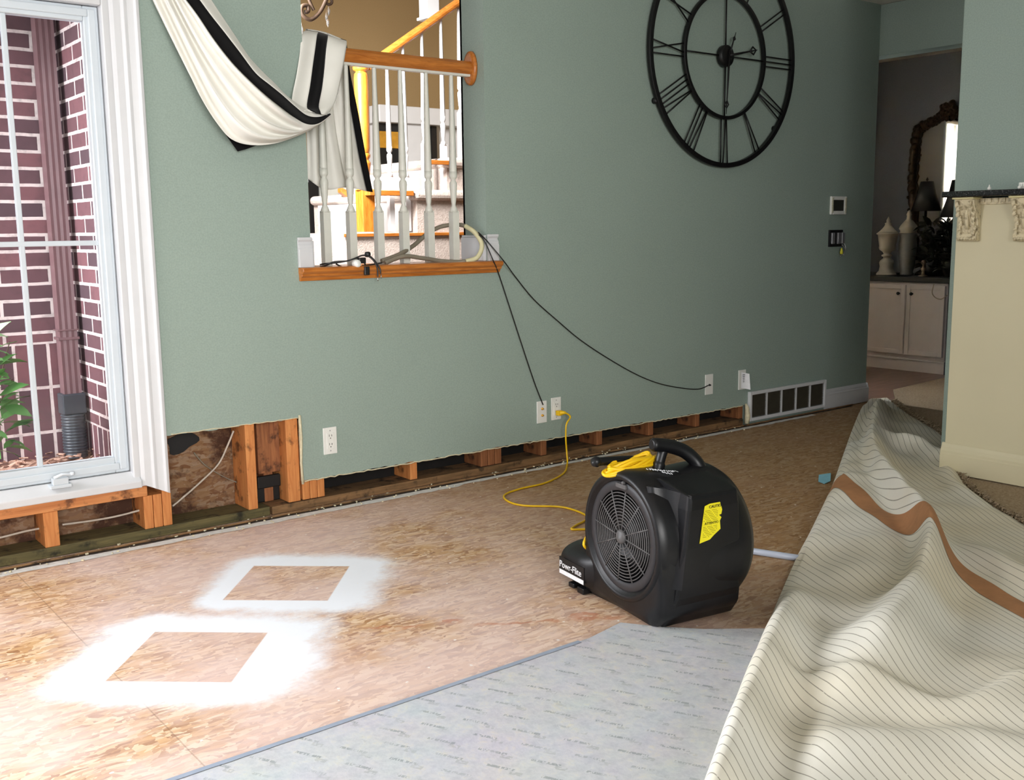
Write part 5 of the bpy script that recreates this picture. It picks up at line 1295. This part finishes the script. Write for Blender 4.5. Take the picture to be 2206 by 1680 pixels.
# ================================================================ FAR HALL: low cabinet, urns, lamps, mirror
FX = 7.3
lc = thing('low_cabinet', 'white two-door cabinet with black knobs in the far hall', 'cabinet', (FX, 4.40, 0))
yl, yr = .40, -.335
mb = MB(); mb.box(0, .55, yr, yl, .10, .685); mb.build('body', M['cab_white'], lc, bevel=.004)
mb = MB(); mb.box(-.012, .55, yr-.01, yl, .0, .10); mb.box(-.018, 0, yr-.012, yl, .085, .10); mb.build('plinth', M['cab_white'], lc, bevel=.004)
yc = Xp(1952, 690, FX).y-4.40
for (a, b, kn, nm) in ((yr+.012, yc-.006, yc-.055, 'r'), (yc+.006, yl-.02, yc+.055, 'l')):
    mb = MB(); mb.box(-.018, 0, a, b, .13, .665); d_ = mb.build('door', M['cab_white'], lc, bevel=.003)
    mb = MB(); 
    def fr2(y0, y1, z0, z1, w, x0, x1):
        mb.box(x0, x1, y0, y0+w, z0, z1); mb.box(x0, x1, y1-w, y1, z0, z1); mb.box(x0, x1, y0+w, y1-w, z0, z0+w); mb.box(x0, x1, y0+w, y1-w, z1-w, z1)
    fr2(a, b, .13, .665, .034, -.024, -.018); mb.build('door_rails', M['cab_white'], d_, bevel=.002)
    mb = MB(); mb.lathe([(0, -.032), (.010, -.030), (.013, -.022), (.006, -.014), (.006, 0)], (-.018, kn, .598), 'x', 14); mb.build('knob', M['black'], d_)
mb = MB(); mb.box(FX-.03, 7.88, 3.9, 5.4, .6855, .725); tag(mb.build('counter_slab', M['black'], bevel=.004), 'black countertop on the white two-door cabinet', 'counter')
mb = MB(); mb.box(FX-.016, 7.88, 3.83, 4.035, 0, .685); mb.box(FX-.03, FX-.016, 3.8, 4.05, 0, .1); struct(mb.build('wall_hall_stub', M['grey_paint']))
cable('lamp_cord', [Xp(2012, 612, FX-.035), Xp(2008, 630, FX-.035), Xp(2015, 641, FX-.035), Xp(2028, 644, FX-.035), Xp(2040, 636, FX-.035)], .004, 'cable_white', 'thin pale cord hanging over the front of the white two-door cabinet', 'cord')
def on_counter(px, py, x): q = Xp(px, py, x); return q
CT = .7255
x1_ = FX+.12; q = Xp(1913, 500, x1_)
S = (Xp(1913, 466, x1_).z-CT)/.40
u1 = thing('urn', 'white lidded urn on a pedestal at the left of the dark countertop', 'urn', (x1_, q.y, CT), group='urns on the hall counter')
mb = MB(); P = [(.0, 0), (.068, .001), (.066, .012), (.05, .03), (.045, .06), (.05, .085), (.044, .10), (.026, .115), (.024, .125), (.036, .13), (.036, .138), (.022, .145), (.03, .16), (.052, .175), (.056, .19), (.054, .20), (.062, .25), (.066, .275), (.074, .28), (.074, .287)]
mb.lathe([(r*S*1.0, z*S) for r, z in P], (0, 0, 0), 'z', 28); mb.build('vessel', M['urn'], u1)
mb = MB(); mb.lathe([(r*S, z*S) for r, z in [(.07, .288), (.055, .30), (.04, .315), (.028, .33), (.02, .345), (.024, .352), (.012, .36), (.014, .372), (.008, .385), (0, .40)]], (0, 0, 0), 'z', 24); mb.build('lid', M['urn'], u1)
x2_ = FX+.22; q = Xp(1957, 500, x2_); S2 = (Xp(1960, 452, x2_).z-CT)/.42
u2 = thing('urn', 'grey lidded jar standing between the white urn and the black lamp', 'urn', (x2_, q.y, CT), group='urns on the hall counter')
mb = MB(); mb.lathe([(r*S2, z*S2) for r, z in [(0, 0), (.04, .001), (.042, .01), (.038, .02), (.048, .06), (.055, .14), (.057, .2), (.05, .24), (.058, .262), (.058, .27)]], (0, 0, 0), 'z', 24); mb.build('vessel', M['urn_grey'], u2)
mb = MB(); mb.lathe([(r*S2, z*S2) for r, z in [(.056, .271), (.05, .285), (.06, .30), (.05, .32), (.03, .345), (.016, .36), (.014, .38), (.018, .39), (.01, .41), (0, .42)]], (0, 0, 0), 'z', 24); mb.build('lid', M['urn'], u2)
def lamp(px, pytop, x, w, label, shade_h):
    t = Xp(px, pytop, x); l = thing('table_lamp', label, 'lamp', (x, t.y, CT)); hh = t.z-CT
    mb = MB(); mb.lathe([(0, 0), (.06, .002), (.055, .02), (.02, .04), (.018, .08), (.045, .12), (.05, .17), (.03, .22), (.012, .25), (.010, hh-shade_h)], (0, 0, 0), 'z', 20); mb.build('base', M['black'], l)
    mb = MB(); mb.lathe([(w*.42, hh-.025), (w*.6, hh-shade_h*.45), (w, hh-shade_h)], (0, 0, 0), 'z', 28)
    for f in [f for f in mb.bm.faces if len(f.verts) > 4]: mb.bm.faces.remove(f)
    solid(mb.build('lamp_shade', M['black'], l), .003); mb = MB(); mb.lathe([(0, hh-.06), (.004, hh-.05), (.004, hh-.02), (.012, hh-.012), (.006, hh), (0, hh+.01)], (0, 0, 0), 'z', 12); mb.build('finial', M['black'], l)
lamp(1998, 384, FX+.33, .112, 'black table lamp with a black shade in front of the mirror', .25)
lamp(2068, 380, FX+.20, .125, 'black lamp with a flared shade partly hidden by the right wall', .30)
cs = thing('candlestick', 'small pale figurine stand in the dark plants on the counter', 'candlestick', (FX+.10, Xp(1990, 560, FX+.1).y, CT)); 
mb = MB(); mb.lathe([(r*1.0, z) for r, z in [(0, 0), (.035, .001), (.033, .008), (.012, .015), (.01, .035), (.016, .045), (.02, .06), (.01, .07), (.008, .085), (.02, .10), (.014, .12), (.0, .13)]], (0, 0, 0), 'z', 16); mb.build('turned_stem', plain('dull_bronze_ceramic', (120, 104, 86), .4, .3, 30), cs)
for i, (px, py, x, sp, n, lab) in enumerate(((2012, 600, FX+.22, .13, 150, 'dark leafy arrangement right of the black lamp on the hall counter'), (2050, 600, FX+.14, .12, 140, 'dark spiky plant against the right wall on the hall counter'))):
    t = thing('potted_plant', lab, 'plant', (x, Xp(px, py, x).y, CT)); hh = .42
    leafy(t, n, sp, .10, None, (0, 0, 0), (.06, hh-.03), 20+i).build('foliage', M['dark_leaf'], t)
    mb = MB(); r_ = random.Random(i)
    for k in range(14):
        a = r_.uniform(0, 6.28); mb.tube([(0, 0, .05), (.05*math.cos(a), .05*math.sin(a), .25), (.10*math.cos(a), .10*math.sin(a), hh+r_.uniform(-.1, .06))], [.006, .004, .001], 5)
    mb.build('stems', M['dark_leaf'], t); mb = MB(); mb.lathe([(0, 0), (.05, .001), (.075, .06), (.08, .12), (.07, .125), (0, .12)], (0, 0, 0), 'z', 20); mb.build('pot', M['black'], t)
# ornate mirror
MX = 7.87
mi_ = thing('mirror', 'tall mirror in an ornate antique gold frame on the far hall wall', 'mirror', (MX, 0, 0))
fp = [(1968, 560), (1970, 480), (1969, 400), (1972, 340), (1978, 290), (1992, 272), (2012, 262), (2030, 250), (2046, 235), (2062, 240), (2078, 252), (2096, 266), (2118, 275), (2130, 300), (2134, 400), (2134, 560)]
F3 = [Xp(a, b, MX)-mi_.location for a, b in fp]
mb = MB(); mb.faces([p+Vector((-.008, 0, 0)) for p in F3], [tuple(range(len(F3)))]); mb.build('glass', M['mirror'], mi_)
mb = MB(); P = cat(F3, 10); r_ = random.Random(8)
mb.tube([p+Vector((-.02, 0, 0)) for p in P], [.026+.010*abs(math.sin(i*.9))+r_.uniform(0, .008) for i in range(len(P))], 10); fr_ = mb.build('carved_frame', M['bronze'], mi_)
mb = MB()
for i in range(0, len(P), 2):
    p = P[i]+Vector((-.045, r_.uniform(-.03, .03), r_.uniform(-.03, .03))); s = r_.uniform(.010, .024)
    mb.lathe([(0, -s), (s*.8, -s*.5), (s, 0), (s*.7, s*.6), (0, s)], tuple(p), 'x', 8)
cpt = Xp(2050, 238, MX)-mi_.location
for i in range(18): s = r_.uniform(.014, .03); mb.lathe([(0, -s), (s*.8, -s*.5), (s, 0), (s*.7, s*.6), (0, s)], tuple(cpt+Vector((-.04, r_.uniform(-.06, .06), r_.uniform(-.06, .07)))), 'x', 8)
mb.build('scrollwork', M['bronze'], fr_)['kind'] = 'stuff'
# window on the hidden left side of the hall that the mirror looks at
w3 = struct(bpy.data.objects.new('window_3', None)); C.objects.link(w3)
mb = MB(); frame(mb, 5.62, 5.90, .85, 2.12, .03, 5.58, 5.72); mb.build('window_frame', M['white'], w3, bevel=.004)
mb = MB(); mb.grid([[Vector((5.62+.2*i/20, 5.63+.012*math.sin(i*1.3), z)) for i in range(21)] for z in (.87, 2.1)]); g = G('sheer_cream_curtain'); g.base(lin((240, 226, 200))); g.p(Roughness=.9, Transmission_Weight=.0)
tr_ = g.n('BsdfTranslucent', Color=lin((240, 226, 200))); mx = g.t.nodes.new('ShaderNodeMixShader'); mx.inputs[0].default_value = .6; g.t.links.new(g.b.outputs[0], mx.inputs[1]); g.t.links.new(tr_, mx.inputs[2]); g.t.links.new(mx.outputs[0], g.out.inputs[0])
mb.build('sheer_curtain', g.m, w3)
